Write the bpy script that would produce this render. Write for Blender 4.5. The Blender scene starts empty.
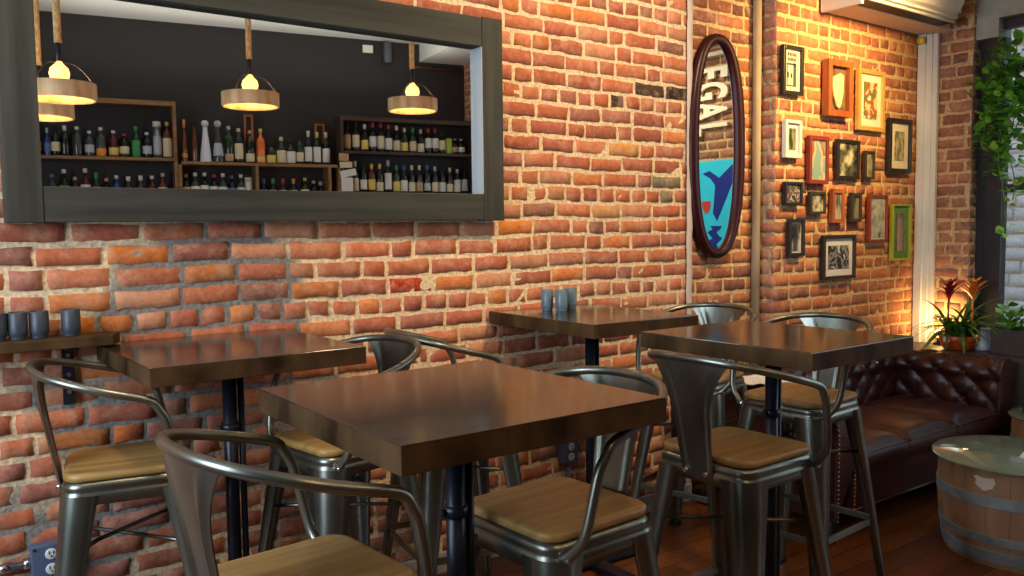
import bpy, bmesh, math, random
from mathutils import Vector, Matrix, noise
R = random.Random(7)
PI = math.pi
sc = bpy.context.scene
C = sc.collection

# ------------------------------------------------------------------ camera
cam_d = bpy.data.cameras.new('camera'); cam = bpy.data.objects.new('camera', cam_d); C.objects.link(cam)
cam_d.sensor_width = 36.0; cam_d.sensor_fit = 'HORIZONTAL'
cam_d.lens = 36.0 * 850.0 / 1024.0
cam_d.clip_start = 0.02
f_, P_ = 850.0, (512.0, 288.0)
def vdir(p): return Vector((p[0]-P_[0], -(p[1]-P_[1]), -f_)).normalized()
ax = vdir((1660, 215)); ay = vdir((-120, 236)); ay = (ay - ax*ay.dot(ax)).normalized(); az = ax.cross(ay)
rot = Matrix((ax, ay, az))
H = 1.418
cam.matrix_world = Matrix.Translation((0, 0, H)) @ rot.to_4x4()
sc.camera = cam
# ------------------------------------------------------------------ colour management
sc.view_settings.view_transform = 'Standard'
sc.view_settings.look = 'None'
sc.view_settings.gamma = 1.0
sc.view_settings.exposure = 0.0
sc.view_settings.use_curve_mapping = False
# ------------------------------------------------------------------ world and lights
w = bpy.data.worlds.new('sky'); sc.world = w; w.use_nodes = True
wn = w.node_tree.nodes; wl = w.node_tree.links
bg = wn['Background']
tc = wn.new('ShaderNodeTexCoord'); sp = wn.new('ShaderNodeSeparateXYZ'); rp = wn.new('ShaderNodeValToRGB')
wl.new(tc.outputs['Generated'], sp.inputs[0]); wl.new(sp.outputs['Z'], rp.inputs[0]); wl.new(rp.outputs[0], bg.inputs[0])
rp.color_ramp.elements[0].position = 0.0; rp.color_ramp.elements[0].color = (0.75, 0.85, 0.95, 1)
rp.color_ramp.elements[1].position = 0.6; rp.color_ramp.elements[1].color = (0.45, 0.65, 0.95, 1)
bg.inputs[1].default_value = 1.3
def area(name, loc, target, sx, sy, power, col):
    d = bpy.data.lights.new(name, 'AREA'); d.shape = 'RECTANGLE'; d.size = sx; d.size_y = sy; d.energy = power; d.color = col
    o = bpy.data.objects.new(name, d); C.objects.link(o); o.location = loc
    o.rotation_euler = (Vector(target)-Vector(loc)).to_track_quat('-Z', 'Y').to_euler(); return o
def spot(name, loc, target, power, col, ang=60, blend=0.8, r=0.05):
    d = bpy.data.lights.new(name, 'SPOT'); d.energy = power; d.color = col; d.spot_size = math.radians(ang); d.spot_blend = blend; d.shadow_soft_size = r
    o = bpy.data.objects.new(name, d); C.objects.link(o); o.location = loc
    o.rotation_euler = (Vector(target)-Vector(loc)).to_track_quat('-Z', 'Y').to_euler(); return o
def point(name, loc, power, col, r=0.04):
    d = bpy.data.lights.new(name, 'POINT'); d.energy = power; d.color = col; d.shadow_soft_size = r
    o = bpy.data.objects.new(name, d); C.objects.link(o); o.location = loc; return o
DAY = (0.74, 0.87, 1.0); WARM = (1.0, 0.72, 0.42); AMBER = (1.0, 0.62, 0.20)
area('street_daylight', (5.75, -0.05, 1.9), (0, 0.6, 1.1), 2.0, 2.1, 24, DAY)
area('side_daylight', (-1.72, 1.55, 1.9), (2, 1.9, 1.0), 1.5, 1.8, 92, DAY)
spot('ceiling_spot', (0.7, 1.3, 3.35), (0.8, 2.96, 1.55), 120, WARM, 78, 0.9, 0.12)
spot('ceiling_spot', (2.5, 1.2, 3.35), (2.7, 2.96, 1.95), 270, WARM, 80, 0.9, 0.12)
spot('picture_spot', (4.22, 1.80, 2.66), (4.34, 2.86, 2.2), 210, AMBER, 95, 1.0, 0.06)
spot('pier_fill_spot', (4.2, 0.9, 3.3), (5.4, 1.4, 1.8), 150, (1, 0.85, 0.6), 60, 0.9, 0.06)  # added fill to brighten the pier's letters and board, no real fixture

ceil_fill = area('bar_ceiling_fill', (2.9, -2.0, 2.85), (2.9, -2.0, 3.4), 3.6, 0.3, 15, (1, 0.93, 0.78))  # added upward fill brightening the ceiling above the bar, no cove lamp there
ceil_fill.rotation_euler = (PI, 0, 0.1825)

# ------------------------------------------------------------------ object helpers
def tag(o, label=None, cat=None, group=None, kind=None):
    if label: o['label'] = label
    if cat: o['category'] = cat
    if group: o['group'] = group
    if kind: o['kind'] = kind
    return o
def empty(name, loc=(0, 0, 0), rz=0.0):
    o = bpy.data.objects.new(name, None); C.objects.link(o); o.location = loc; o.rotation_euler = (0, 0, rz)
    o.empty_display_size = 0.05; return o
def thing(name, label, cat, loc=(0, 0, 0), rz=0.0, group=None):
    return tag(empty(name, loc, rz), label, cat, group)
def kids(o): return [c for c in bpy.data.objects if c.parent == o]
def dup(root, loc=None, rz=None, label=None, group=None):
    r = root.copy(); C.objects.link(r)
    if loc is not None: r.location = loc
    if rz is not None: r.rotation_euler = (0, 0, rz)
    if label: r['label'] = label
    if group: r['group'] = group
    for ch in kids(root):
        c = ch.copy(); C.objects.link(c); c.parent = r
        for g in kids(ch):
            d = g.copy(); C.objects.link(d); d.parent = c
    return r

class MB:
    def __init__(s): s.v = []; s.f = []; s.m = []; s.sm = []; s.c = []
    def add(s, verts, faces, mi=0, smooth=False, col=None):
        o = len(s.v); s.v += [tuple(v) for v in verts]
        for f in faces:
            s.f.append(tuple(i+o for i in f)); s.m.append(mi); s.sm.append(smooth); s.c.append(col)
        return s
    def box(s, a, b, mi=0, bev=0.0, M=None):
        x0, y0, z0 = [min(a[i], b[i]) for i in range(3)]; x1, y1, z1 = [max(a[i], b[i]) for i in range(3)]
        e = min(bev, (x1-x0)*.49, (y1-y0)*.49, (z1-z0)*.49)
        if e <= 0:
            vs = [(x, y, z) for z in (z0, z1) for y in (y0, y1) for x in (x0, x1)]
            fs = [(0, 2, 3, 1), (4, 5, 7, 6), (0, 1, 5, 4), (2, 6, 7, 3), (0, 4, 6, 2), (1, 3, 7, 5)]
        else:
            bm = bmesh.new(); bmesh.ops.create_cube(bm, size=1)
            for v in bm.verts: v.co = Vector(((x0+x1)/2+v.co.x*(x1-x0), (y0+y1)/2+v.co.y*(y1-y0), (z0+z1)/2+v.co.z*(z1-z0)))
            bmesh.ops.bevel(bm, geom=bm.edges[:]+bm.verts[:], offset=e, segments=2, affect='EDGES', profile=0.6)
            bm.verts.ensure_lookup_table(); bm.verts.index_update()
            vs = [v.co.copy() for v in bm.verts]; fs = [[v.index for v in f.verts] for f in bm.faces]; bm.free()
        if M: vs = [M @ Vector(v) for v in vs]
        return s.add(vs, fs, mi)
    def tube(s, pts, r, n=12, mi=0, cap=True, closed=False):
        pts = [Vector(p) for p in pts]; N = len(pts)
        rs = r if isinstance(r, (list, tuple)) else [r]*N
        vs = []; up = None
        for i, p in enumerate(pts):
            if closed: t = (pts[(i+1) % N]-pts[i-1]).normalized()
            else: t = (pts[min(i+1, N-1)]-pts[max(i-1, 0)]).normalized()
            if up is None: up = Vector((0, 0, 1)) if abs(t.z) < 0.9 else Vector((1, 0, 0))
            a = (up - t*up.dot(t))
            a = a.normalized() if a.length > 1e-6 else t.orthogonal().normalized()
            up = a; b = t.cross(a)
            for k in range(n):
                an = 2*PI*k/n; vs.append(p + (a*math.cos(an)+b*math.sin(an))*rs[i])
        fs = []
        for i in range(N if closed else N-1):
            j = (i+1) % N
            for k in range(n): fs.append((i*n+k, i*n+(k+1) % n, j*n+(k+1) % n, j*n+k))
        s.add(vs, fs, mi, True)
        if cap and not closed:
            o = len(s.v)-len(vs)
            s.f.append(tuple(o+k for k in range(n))[::-1]); s.m.append(mi); s.sm.append(False); s.c.append(None)
            s.f.append(tuple(o+(N-1)*n+k for k in range(n))); s.m.append(mi); s.sm.append(False); s.c.append(None)
        return s
    def lathe(s, prof, n=24, c=(0, 0, 0), mi=0, M=None, smooth=True):
        vs = []; fs = []
        for (r, z) in prof:
            for k in range(n):
                a = 2*PI*k/n; v = Vector((c[0]+r*math.cos(a), c[1]+r*math.sin(a), c[2]+z)); vs.append(M @ v if M else v)
        for i in range(len(prof)-1):
            for k in range(n): fs.append((i*n+k, i*n+(k+1) % n, (i+1)*n+(k+1) % n, (i+1)*n+k))
        if prof[0] == prof[-1]: pass
        elif prof[0][0] > 1e-5: fs.append(tuple(range(n))[::-1])
        if prof[0] != prof[-1] and prof[-1][0] > 1e-5: fs.append(tuple((len(prof)-1)*n+k for k in range(n)))
        return s.add(vs, fs, mi, smooth)
    def cyl(s, p0, p1, r, n=14, mi=0): return s.tube([p0, p1], r, n, mi)
    def grid(s, fn, nu, nv, mi=0, smooth=True, wrapu=False):
        vs = [fn(i/nu, j/nv) for j in range(nv+1) for i in range(nu+(0 if wrapu else 1))]
        W = nu if wrapu else nu+1; fs = []
        for j in range(nv):
            for i in range(nu):
                a = j*W+i; b = j*W+(i+1) % W; fs.append((a, b, b+W, a+W))
        return s.add(vs, fs, mi, smooth)
    def prism(s, poly, a, b, mi=0, M=None):
        """poly in xy, extruded z a..b"""
        n = len(poly); vs = [(x, y, a) for x, y in poly]+[(x, y, b) for x, y in poly]
        if M: vs = [M @ Vector(v) for v in vs]
        fs = [tuple(range(n))[::-1], tuple(range(n, 2*n))]+[(i, (i+1) % n, n+(i+1) % n, n+i) for i in range(n)]
        return s.add(vs, fs, mi)
    def build(s, name, mats, parent=None, loc=None, rz=None, bevel=0.0, weld=True, fixn=True):
        me = bpy.data.meshes.new(name); me.from_pydata(s.v, [], s.f); me.update()
        mats = mats if isinstance(mats, (list, tuple)) else [mats]
        for m in mats: me.materials.append(m)
        me.polygons.foreach_set('material_index', s.m); me.polygons.foreach_set('use_smooth', s.sm)
        if any(c is not None for c in s.c):
            at = me.color_attributes.new('col', 'FLOAT_COLOR', 'CORNER')
            for p, c in zip(me.polygons, s.c):
                c = c or (1, 1, 1)
                for li in p.loop_indices: at.data[li].color = (c[0], c[1], c[2], 1)
        if fixn:
            bm = bmesh.new(); bm.from_mesh(me); bmesh.ops.recalc_face_normals(bm, faces=bm.faces); bm.to_mesh(me); bm.free()
        o = bpy.data.objects.new(name, me); C.objects.link(o)
        if parent: o.parent = parent
        if loc is not None: o.location = loc
        if rz is not None: o.rotation_euler = (0, 0, rz)
        if bevel:
            md = o.modifiers.new('bevel', 'BEVEL'); md.width = bevel; md.segments = 2; md.limit_method = 'ANGLE'
        return o

def rrect(x0, y0, x1, y1, r, n=6):
    out = []
    for cx, cy, a0 in ((x1-r, y0+r, -90), (x1-r, y1-r, 0), (x0+r, y1-r, 90), (x0+r, y0+r, 180)):
        for k in range(n+1):
            a = math.radians(a0+90*k/n); out.append((cx+r*math.cos(a), cy+r*math.sin(a)))
    return out
def spline(pts, n=10):
    """Catmull-Rom through points"""
    P = [Vector(p) for p in pts]; P = [P[0]*2-P[1]]+P+[P[-1]*2-P[-2]]; out = []
    for i in range(1, len(P)-2):
        for k in range(n):
            t = k/n; a, b, c, d = P[i-1], P[i], P[i+1], P[i+2]
            out.append(0.5*((2*b)+(c-a)*t+(2*a-5*b+4*c-d)*t*t+(3*b-a-3*c+d)*t*t*t))
    out.append(P[-2]); return out

# ------------------------------------------------------------------ materials
def mat(name, col=(0.5, 0.5, 0.5), rough=0.5, metal=0.0, **kw):
    m = bpy.data.materials.new(name); m.use_nodes = True
    b = m.node_tree.nodes['Principled BSDF']
    b.inputs['Base Color'].default_value = (*col, 1); b.inputs['Roughness'].default_value = rough; b.inputs['Metallic'].default_value = metal
    for k, v in kw.items(): b.inputs[k.replace('_', ' ')].default_value = v
    return m
def nodes(m): return m.node_tree.nodes, m.node_tree.links, m.node_tree.nodes['Principled BSDF']
def add_noise(m, c1, c2, scale=(10, 10, 10), detail=6, rough=None, bump=0.0, lo=0.35, hi=0.65, obj=True, bscale=None, c3=None):
    n, l, b = nodes(m)
    t = n.new('ShaderNodeTexCoord'); mp = n.new('ShaderNodeMapping'); mp.inputs['Scale'].default_value = scale
    l.new(t.outputs['Object'], mp.inputs[0]); nz = n.new('ShaderNodeTexNoise'); nz.inputs['Scale'].default_value = 1; nz.inputs['Detail'].default_value = detail
    l.new(mp.outputs[0], nz.inputs['Vector']); r = n.new('ShaderNodeValToRGB'); l.new(nz.outputs[0], r.inputs[0])
    r.color_ramp.elements[0].position = lo; r.color_ramp.elements[0].color = (*c1, 1); r.color_ramp.elements[1].position = hi; r.color_ramp.elements[1].color = (*c2, 1)
    if c3: e = r.color_ramp.elements.new((lo+hi)/2); e.color = (*c3, 1)
    l.new(r.outputs[0], b.inputs['Base Color'])
    if rough:
        mr = n.new('ShaderNodeMapRange'); mr.inputs[3].default_value = rough[0]; mr.inputs[4].default_value = rough[1]
        l.new(nz.outputs[0], mr.inputs[0]); l.new(mr.outputs[0], b.inputs['Roughness'])
    if bump:
        nb = n.new('ShaderNodeTexNoise'); nb.inputs['Scale'].default_value = bscale or 1; nb.inputs['Detail'].default_value = 6
        l.new((t.outputs['Object'] if bscale else mp.outputs[0]), nb.inputs['Vector'])
        bp = n.new('ShaderNodeBump'); bp.inputs['Strength'].default_value = bump; bp.inputs['Distance'].default_value = 0.004
        l.new(nb.outputs[0], bp.inputs['Height']); l.new(bp.outputs[0], b.inputs['Normal'])
    return m
def wood(name, c1, c2, axis=0, rough=(0.3, 0.5), bump=0.1, s=1.0, c3=None, **kw):
    sc_ = [38*s, 38*s, 38*s]; sc_[axis] = 2.2*s
    return add_noise(mat(name, c1, 0.4, **kw), c1, c2, tuple(sc_), 8, rough, bump, 0.3, 0.7, c3=c3)

def brick_mat(name, warm=(1, 1, 1)):
    m = mat(name, rough=0.85); n, l, b = nodes(m)
    b.inputs['Specular IOR Level'].default_value = 0.25
    at = n.new('ShaderNodeAttribute'); at.attribute_name = 'col'
    t = n.new('ShaderNodeTexCoord')
    nz = n.new('ShaderNodeTexNoise'); nz.inputs['Scale'].default_value = 55; nz.inputs['Detail'].default_value = 8; nz.inputs['Roughness'].default_value = 0.7
    l.new(t.outputs['Object'], nz.inputs['Vector'])
    mr = n.new('ShaderNodeMapRange'); mr.inputs[1].default_value = 0.3; mr.inputs[2].default_value = 0.7; mr.inputs[3].default_value = 0.72; mr.inputs[4].default_value = 1.25
    l.new(nz.outputs[0], mr.inputs[0])
    mx = n.new('ShaderNodeVectorMath'); mx.operation = 'SCALE'; l.new(at.outputs['Color'], mx.inputs[0]); l.new(mr.outputs[0], mx.inputs['Scale'])
    # lime smears
    n2 = n.new('ShaderNodeTexNoise'); n2.inputs['Scale'].default_value = 14; n2.inputs['Detail'].default_value = 9; n2.inputs['Roughness'].default_value = 0.75
    l.new(t.outputs['Object'], n2.inputs['Vector'])
    r2 = n.new('ShaderNodeMapRange'); r2.inputs[1].default_value = 0.48; r2.inputs[2].default_value = 0.70; r2.inputs[4].default_value = 0.75
    l.new(n2.outputs[0], r2.inputs[0])
    mm = n.new('ShaderNodeMix'); mm.data_type = 'RGBA'; l.new(r2.outputs[0], mm.inputs[0]); l.new(mx.outputs[0], mm.inputs[6]); mm.inputs[7].default_value = (0.60, 0.36, 0.24, 1)
    l.new(mm.outputs[2], b.inputs['Base Color'])
    bp = n.new('ShaderNodeBump'); bp.inputs['Strength'].default_value = 0.55; bp.inputs['Distance'].default_value = 0.004; l.new(nz.outputs[0], bp.inputs['Height'])
    l.new(bp.outputs[0], b.inputs['Normal']); return m
def mortar_mat(name, tan=(0.74, 0.58, 0.37), grey=(0.23, 0.22, 0.20), thr=(0.5, 0.56)):
    m = mat(name, rough=0.95); n, l, b = nodes(m); b.inputs['Specular IOR Level'].default_value = 0.15
    t = n.new('ShaderNodeTexCoord')
    big = n.new('ShaderNodeTexNoise'); big.inputs['Scale'].default_value = 1.7; big.inputs['Detail'].default_value = 3
    l.new(t.outputs['Object'], big.inputs['Vector'])
    # repointed grey mortar low on the left of the wall
    d = n.new('ShaderNodeVectorMath'); d.operation = 'DISTANCE'; l.new(t.outputs['Object'], d.inputs[0]); d.inputs[1].default_value = (0.85, 2.96, 0.85)
    dm = n.new('ShaderNodeMapRange'); dm.inputs[1].default_value = 0.25; dm.inputs[2].default_value = 0.95; dm.inputs[3].default_value = 0.20; dm.inputs[4].default_value = -0.22; l.new(d.outputs['Value'], dm.inputs[0])
    ad = n.new('ShaderNodeMath'); ad.operation = 'ADD'; l.new(big.outputs[0], ad.inputs[0]); l.new(dm.outputs[0], ad.inputs[1])
    r = n.new('ShaderNodeMapRange'); r.inputs[1].default_value = thr[0]; r.inputs[2].default_value = thr[1]; l.new(ad.outputs[0], r.inputs[0])
    mm = n.new('ShaderNodeMix'); mm.data_type = 'RGBA'; l.new(r.outputs[0], mm.inputs[0]); mm.inputs[6].default_value = (*tan, 1); mm.inputs[7].default_value = (*grey, 1)
    fn = n.new('ShaderNodeTexNoise'); fn.inputs['Scale'].default_value = 70; fn.inputs['Detail'].default_value = 8; l.new(t.outputs['Object'], fn.inputs['Vector'])
    mr = n.new('ShaderNodeMapRange'); mr.inputs[1].default_value = 0.3; mr.inputs[2].default_value = 0.7; mr.inputs[3].default_value = 0.65; mr.inputs[4].default_value = 1.3; l.new(fn.outputs[0], mr.inputs[0])
    mx = n.new('ShaderNodeVectorMath'); mx.operation = 'SCALE'; l.new(mm.outputs[2], mx.inputs[0]); l.new(mr.outputs[0], mx.inputs['Scale']); l.new(mx.outputs[0], b.inputs['Base Color'])
    bp = n.new('ShaderNodeBump'); bp.inputs['Strength'].default_value = 0.8; bp.inputs['Distance'].default_value = 0.006; l.new(fn.outputs[0], bp.inputs['Height']); l.new(bp.outputs[0], b.inputs['Normal'])
    return m

M_brick = brick_mat('old_brick'); M_mortar = mortar_mat('lime_mortar')
M_mortar2 = mortar_mat('lime_mortar_tan', (0.60, 0.43, 0.23), (0.50, 0.38, 0.22))
M_table = add_noise(mat('dark_walnut', rough=0.2, Coat_Weight=0.25, Coat_Roughness=0.1, Specular_IOR_Level=0.6), (0.007, 0.004, 0.002), (0.030, 0.016, 0.008), (2.5, 40, 40), 8, (0.12, 0.22), 0.04, 0.3, 0.75, c3=(0.022, 0.012, 0.006))
M_edge = add_noise(mat('walnut_edge', rough=0.6, Specular_IOR_Level=0.1), (0.020, 0.010, 0.004), (0.105, 0.060, 0.026), (9, 9, 5), 9, (0.55, 0.7), 0.15, 0.3, 0.7)
M_seat = wood('elm_seat', (0.22, 0.125, 0.036), (0.40, 0.245, 0.080), 0, (0.38, 0.5), 0.05)
M_gun = add_noise(mat('gunmetal', rough=0.32, metal=0.92), (0.13, 0.14, 0.118), (0.27, 0.285, 0.245), (6, 6, 2), 5, (0.26, 0.38), 0.0)
M_gund = mat('gunmetal_dark', (0.07, 0.072, 0.07), 0.4, 0.9)
M_black = mat('black_iron', (0.014, 0.017, 0.030), 0.35, 0.3)
M_bolt = mat('zinc_bolt', (0.6, 0.6, 0.6), 0.25, 1.0)
M_frame = wood('weathered_wood', (0.012, 0.013, 0.009), (0.046, 0.048, 0.037), 0, (0.6, 0.8), 0.5, 0.7)
M_framev = wood('weathered_wood_upright', (0.012, 0.013, 0.009), (0.046, 0.048, 0.037), 2, (0.6, 0.8), 0.5, 0.7)
M_mirror = mat('mirror_silver', (0.88, 0.90, 0.90), 0.01, 1.0)
M_white = add_noise(mat('painted_white', rough=0.5), (0.62, 0.62, 0.60), (0.74, 0.74, 0.71), (4, 4, 4), 4, None, 0.05)
M_ceil = mat('ceiling_white', (0.72, 0.73, 0.72), 0.9)
M_dark = mat('dark_paint', (0.020, 0.019, 0.021), 0.7)
M_caulk = mat('caulk', (0.55, 0.47, 0.44), 0.7)
M_pipe = add_noise(mat('grey_cement', rough=0.85), (0.26, 0.20, 0.13), (0.42, 0.33, 0.22), (12, 12, 4), 5, None, 0.2)
M_leather = add_noise(mat('oxblood_leather', rough=0.3, Specular_IOR_Level=0.6), (0.022, 0.005, 0.005), (0.058, 0.014, 0.011), (7, 7, 7), 6, (0.28, 0.42), 0.08, bscale=90)
M_nail = mat('brass_nail', (0.45, 0.30, 0.14), 0.3, 1.0)
M_cup = mat('slate_glaze', (0.035, 0.045, 0.062), 0.45)
M_cup2 = mat('blue_grey_glaze', (0.10, 0.17, 0.23), 0.3)
M_box = mat('blue_grey_steel', (0.10, 0.14, 0.24), 0.5, 0.2)
M_plug = mat('white_plastic', (0.75, 0.75, 0.72), 0.4)
M_slot = mat('dark_slot', (0.01, 0.01, 0.01), 0.6)

# ------------------------------------------------------------------ brick walls
PAL = [(0.45, 0.125, 0.052)]*5+[(0.40, 0.125, 0.068)]*4+[(0.50, 0.17, 0.078)]*4+[(0.37, 0.10, 0.055)]*4+[(0.52, 0.23, 0.12)]*3+[(0.30, 0.11, 0.08)]*2+[(0.56, 0.18, 0.045)]*2+[(0.24, 0.11, 0.08)]
def brick_surface(mb, s0, s1, z0, z1, fn, seed, pal=PAL, hc=0.0733, L=0.204, holes=(), special=(), zoff=0.0, rough=1.0, qoff=0):
    """bricks over s0..s1, z0..z1; fn(s, z, d) -> world, d = out of the wall"""
    rr = random.Random(seed); j = 0.0135
    # mortar bed
    n_s = max(2, int((s1-s0)/0.03)); n_z = max(2, int((z1-z0)/0.03))
    if (s1-s0)*(z1-z0) > 6: n_s = int((s1-s0)/0.05); n_z = int((z1-z0)/0.05)
    mb.grid(lambda u, v: fn(s0+(s1-s0)*u, z0+(z1-z0)*v, 0.0045*noise.noise((u*(s1-s0)*22, v*(z1-z0)*22, seed))), n_s, n_z, 1, True)
    row = 0; z = z0-zoff
    while z < z1:
        hdr = (row+qoff) % 6 == 0
        base = L/2 if hdr else L
        s = s0 - rr.random()*base
        while s < s1:
            ln = base*rr.uniform(0.9, 1.08) if not (not hdr and rr.random() < 0.16) else base*0.5
            a, b = max(s, s0), min(s+ln-j*rr.uniform(0.8, 1.4), s1); c, d = max(z, z0), min(z+hc-j*rr.uniform(0.85, 1.35), z1)
            s += ln
            if b-a < 0.015 or d-c < 0.015: continue
            col = rr.choice(pal); k = rr.uniform(0.86, 1.14); col = tuple(min(1, (x*0.84+y*0.16)*k) for x, y in zip(col, (0.50, 0.20, 0.12)))
            ms, mz = (a+b)/2, (c+d)/2
            for (x, zz, cc) in special:
                if a <= x <= b and c <= zz <= d: col = cc
            if any(h[0] < ms < h[1] and h[2] < mz < h[3] for h in holes): continue
            nx = max(2, int((b-a)/0.03)); nz = 2; dep = rr.uniform(0.0015, 0.006); tl = rr.uniform(-1, 1)*0.003; sag = rr.uniform(-0.002, 0.002)
            ds = [0.0, 0.006]; rows_ = [c, c+0.003, (c+d)/2, d-0.003, d]; cols_ = [a, a+0.003]+[a+(b-a)*i/nx for i in range(1, nx)]+[b-0.003, b]
            vs = []; nr = len(rows_); nc = len(cols_)
            for iz, zz in enumerate(rows_):
                for ix, xx in enumerate(cols_):
                    edge = iz in (0, nr-1) or ix in (0, nc-1)
                    w_ = noise.noise((xx*34, zz*34, seed*3.1))*0.007*rough; w2 = noise.noise((xx*34+9, zz*34+5, seed*1.7))*0.007*rough
                    o = (-0.003 if edge else dep + noise.noise((xx*45, zz*45, 3.3))*0.0025) + tl*(xx-ms)/(b-a+.001)*(0 if edge else 1)
                    vs.append(fn(xx+w_, zz+w2+sag, o))
            fs = [(iz*nc+ix, iz*nc+ix+1, (iz+1)*nc+ix+1, (iz+1)*nc+ix) for iz in range(nr-1) for ix in range(nc-1)]
            mb.add(vs, fs, 0, True, col)
        z += hc; row += 1

D = 2.96     # main brick wall plane
ZT = 3.45
def wallA(s, z, d):
    k = 0.006*noise.noise((s*2.1, z*2.6, 4.4)) + 0.004*noise.noise((s*5, z*1.2, 8.4))
    return Vector((s, D-d+0.4*k, z+k*(1 if 0.02 < z < 3.4 else 0)))
mb = MB()
spec = [(2.985, 2.087, (0.07, 0.045, 0.03)), (3.19, 2.085, (0.035, 0.028, 0.022)), (2.844, 2.015, (0.05, 0.03, 0.025)), (1.64, 1.207, (0.40, 0.035, 0.012)), (1.71, 1.207, (0.40, 0.035, 0.012)),
        (2.844, 1.798, (0.58, 0.28, 0.07)), (2.76, 1.50, (0.58, 0.30, 0.12)), (2.232, 1.42, (0.62, 0.20, 0.035)), (2.16, 1.42, (0.62, 0.20, 0.035)), (3.22, 1.651, (0.20, 0.17, 0.11)), (3.19, 1.576, (0.24, 0.19, 0.11)),
        (0.524, 1.144, (0.58, 0.17, 0.03)), (0.60, 1.144, (0.58, 0.17, 0.03)), (0.681, 1.346, (0.58, 0.17, 0.04)), (0.62, 0.74, (0.52, 0.12, 0.03)), (0.59, 0.665, (0.52, 0.12, 0.03))]
brick_surface(mb, -1.75, 3.325, 0.0, ZT, wallA, 11, special=spec, holes=[(0.42, 2.0, 1.6, 2.15)], qoff=3)
wa = mb.build('wall_back', [M_brick, M_mortar], fixn=False); tag(wa, kind='structure')
# recessed strip behind the oval mirror
mb = MB(); PAL2 = [(0.30, 0.10, 0.05)]*4+[(0.24, 0.09, 0.055)]*3+[(0.36, 0.14, 0.07)]*2+[(0.16, 0.07, 0.05)]*2+[(0.42, 0.15, 0.06)]
brick_surface(mb, 3.325, 3.90, 0.0, ZT, lambda s, z, d: Vector((s, D+0.02-d, z)), 5, PAL2, zoff=0.03)
tag(mb.build('wall_back_niche', [M_brick, M_mortar2], fixn=False), kind='structure')
mb = MB(); mb.grid(lambda u, v: Vector((3.292+0.042*u+0.004*noise.noise((0, v*30, 1)), D-0.016-0.006*math.sin(PI*u)+0.003*noise.noise((u*3, v*40, 5)), ZT*v)), 4, 200)
mb.box((3.325, D-0.012, 0), (3.334, D+0.03, ZT))
tag(mb.build('trim_caulk_seam', M_caulk), kind='structure')
# picture wall: stands proud of the niche
YC = 2.86; XC = 3.90
PAL3 = [(0.36, 0.11, 0.05)]*5+[(0.42, 0.15, 0.07)]*4+[(0.28, 0.09, 0.055)]*3+[(0.20, 0.085, 0.06)]*2+[(0.46, 0.18, 0.07)]*2
mb = MB()
brick_surface(mb, XC, 5.46, 0.0, ZT, lambda s, z, d: Vector((s, YC-d, z)), 23, PAL3, zoff=0.015, qoff=2)
brick_surface(mb, 0.0, 0.12, 0.0, ZT, lambda s, z, d: Vector((XC-d, YC+s, z)), 24, [(0.42, 0.20, 0.13), (0.36, 0.13, 0.09), (0.45, 0.25, 0.17), (0.40, 0.12, 0.07)], zoff=0.015, L=0.24)
tag(mb.build('wall_picture', [M_brick, M_mortar2], fixn=False), kind='structure')
mb = MB(); mb.tube([(XC-0.045, D-0.01, 0), (XC-0.045, D-0.01, ZT)], 0.024, 10); tag(mb.build('trim_corner_pipe', M_pipe), kind='structure')
# facade wall (faces into the room, at X = XF)
XF = 5.40
def facade(s, z, d): return Vector((XF-d, s, z))
mb = MB()
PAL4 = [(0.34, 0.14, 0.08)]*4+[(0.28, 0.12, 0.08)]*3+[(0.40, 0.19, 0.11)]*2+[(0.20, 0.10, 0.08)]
brick_surface(mb, 2.54, 2.87, 0.0, ZT, facade, 31, PAL4, zoff=0.02)
brick_surface(mb, 0.0, 0.14, 0.0, ZT, lambda s, z, d: Vector((XF+s, 2.54-d, z)), 32, [(0.16, 0.11, 0.08), (0.22, 0.13, 0.10), (0.12, 0.09, 0.07)], zoff=0.02)
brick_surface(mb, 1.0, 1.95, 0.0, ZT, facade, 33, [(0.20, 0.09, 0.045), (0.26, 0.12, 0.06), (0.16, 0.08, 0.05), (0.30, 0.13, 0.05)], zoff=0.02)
brick_surface(mb, -4.0, -1.35, 0.0, ZT, facade, 34, PAL4, zoff=0.02)
mb.box((XF+0.002, 1.0, 0), (XF+0.2, 1.95, ZT), 1); mb.box((XF+0.002, -4.0, 0), (XF+0.2, -1.35, ZT), 1); mb.box((XF+0.002, 2.545, 0), (XF+0.2, 2.87, ZT), 1)
tag(mb.build('wall_facade', [M_brick, M_mortar2], fixn=False), kind='structure')
# spandrels / heads of the windows
M_plast = add_noise(mat('grey_plaster', rough=0.9), (0.24, 0.26, 0.22), (0.40, 0.42, 0.36), (6, 6, 6), 6, None, 0.2)
mb = MB()
for a, b, zt_ in ((1.95, 2.545, 2.64), (-1.35, 1.0, 2.80)):
    mb.box((XF+0.03, a, 0), (XF+0.2, b, 0.62)); mb.box((XF+0.03, a, zt_), (XF+0.2, b, ZT))
mb.box((XF+0.03, 2.41, 2.53), (XF+0.2, 2.545, 2.64))
tag(mb.build('wall_facade_spandrel', M_plast), kind='structure')

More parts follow.
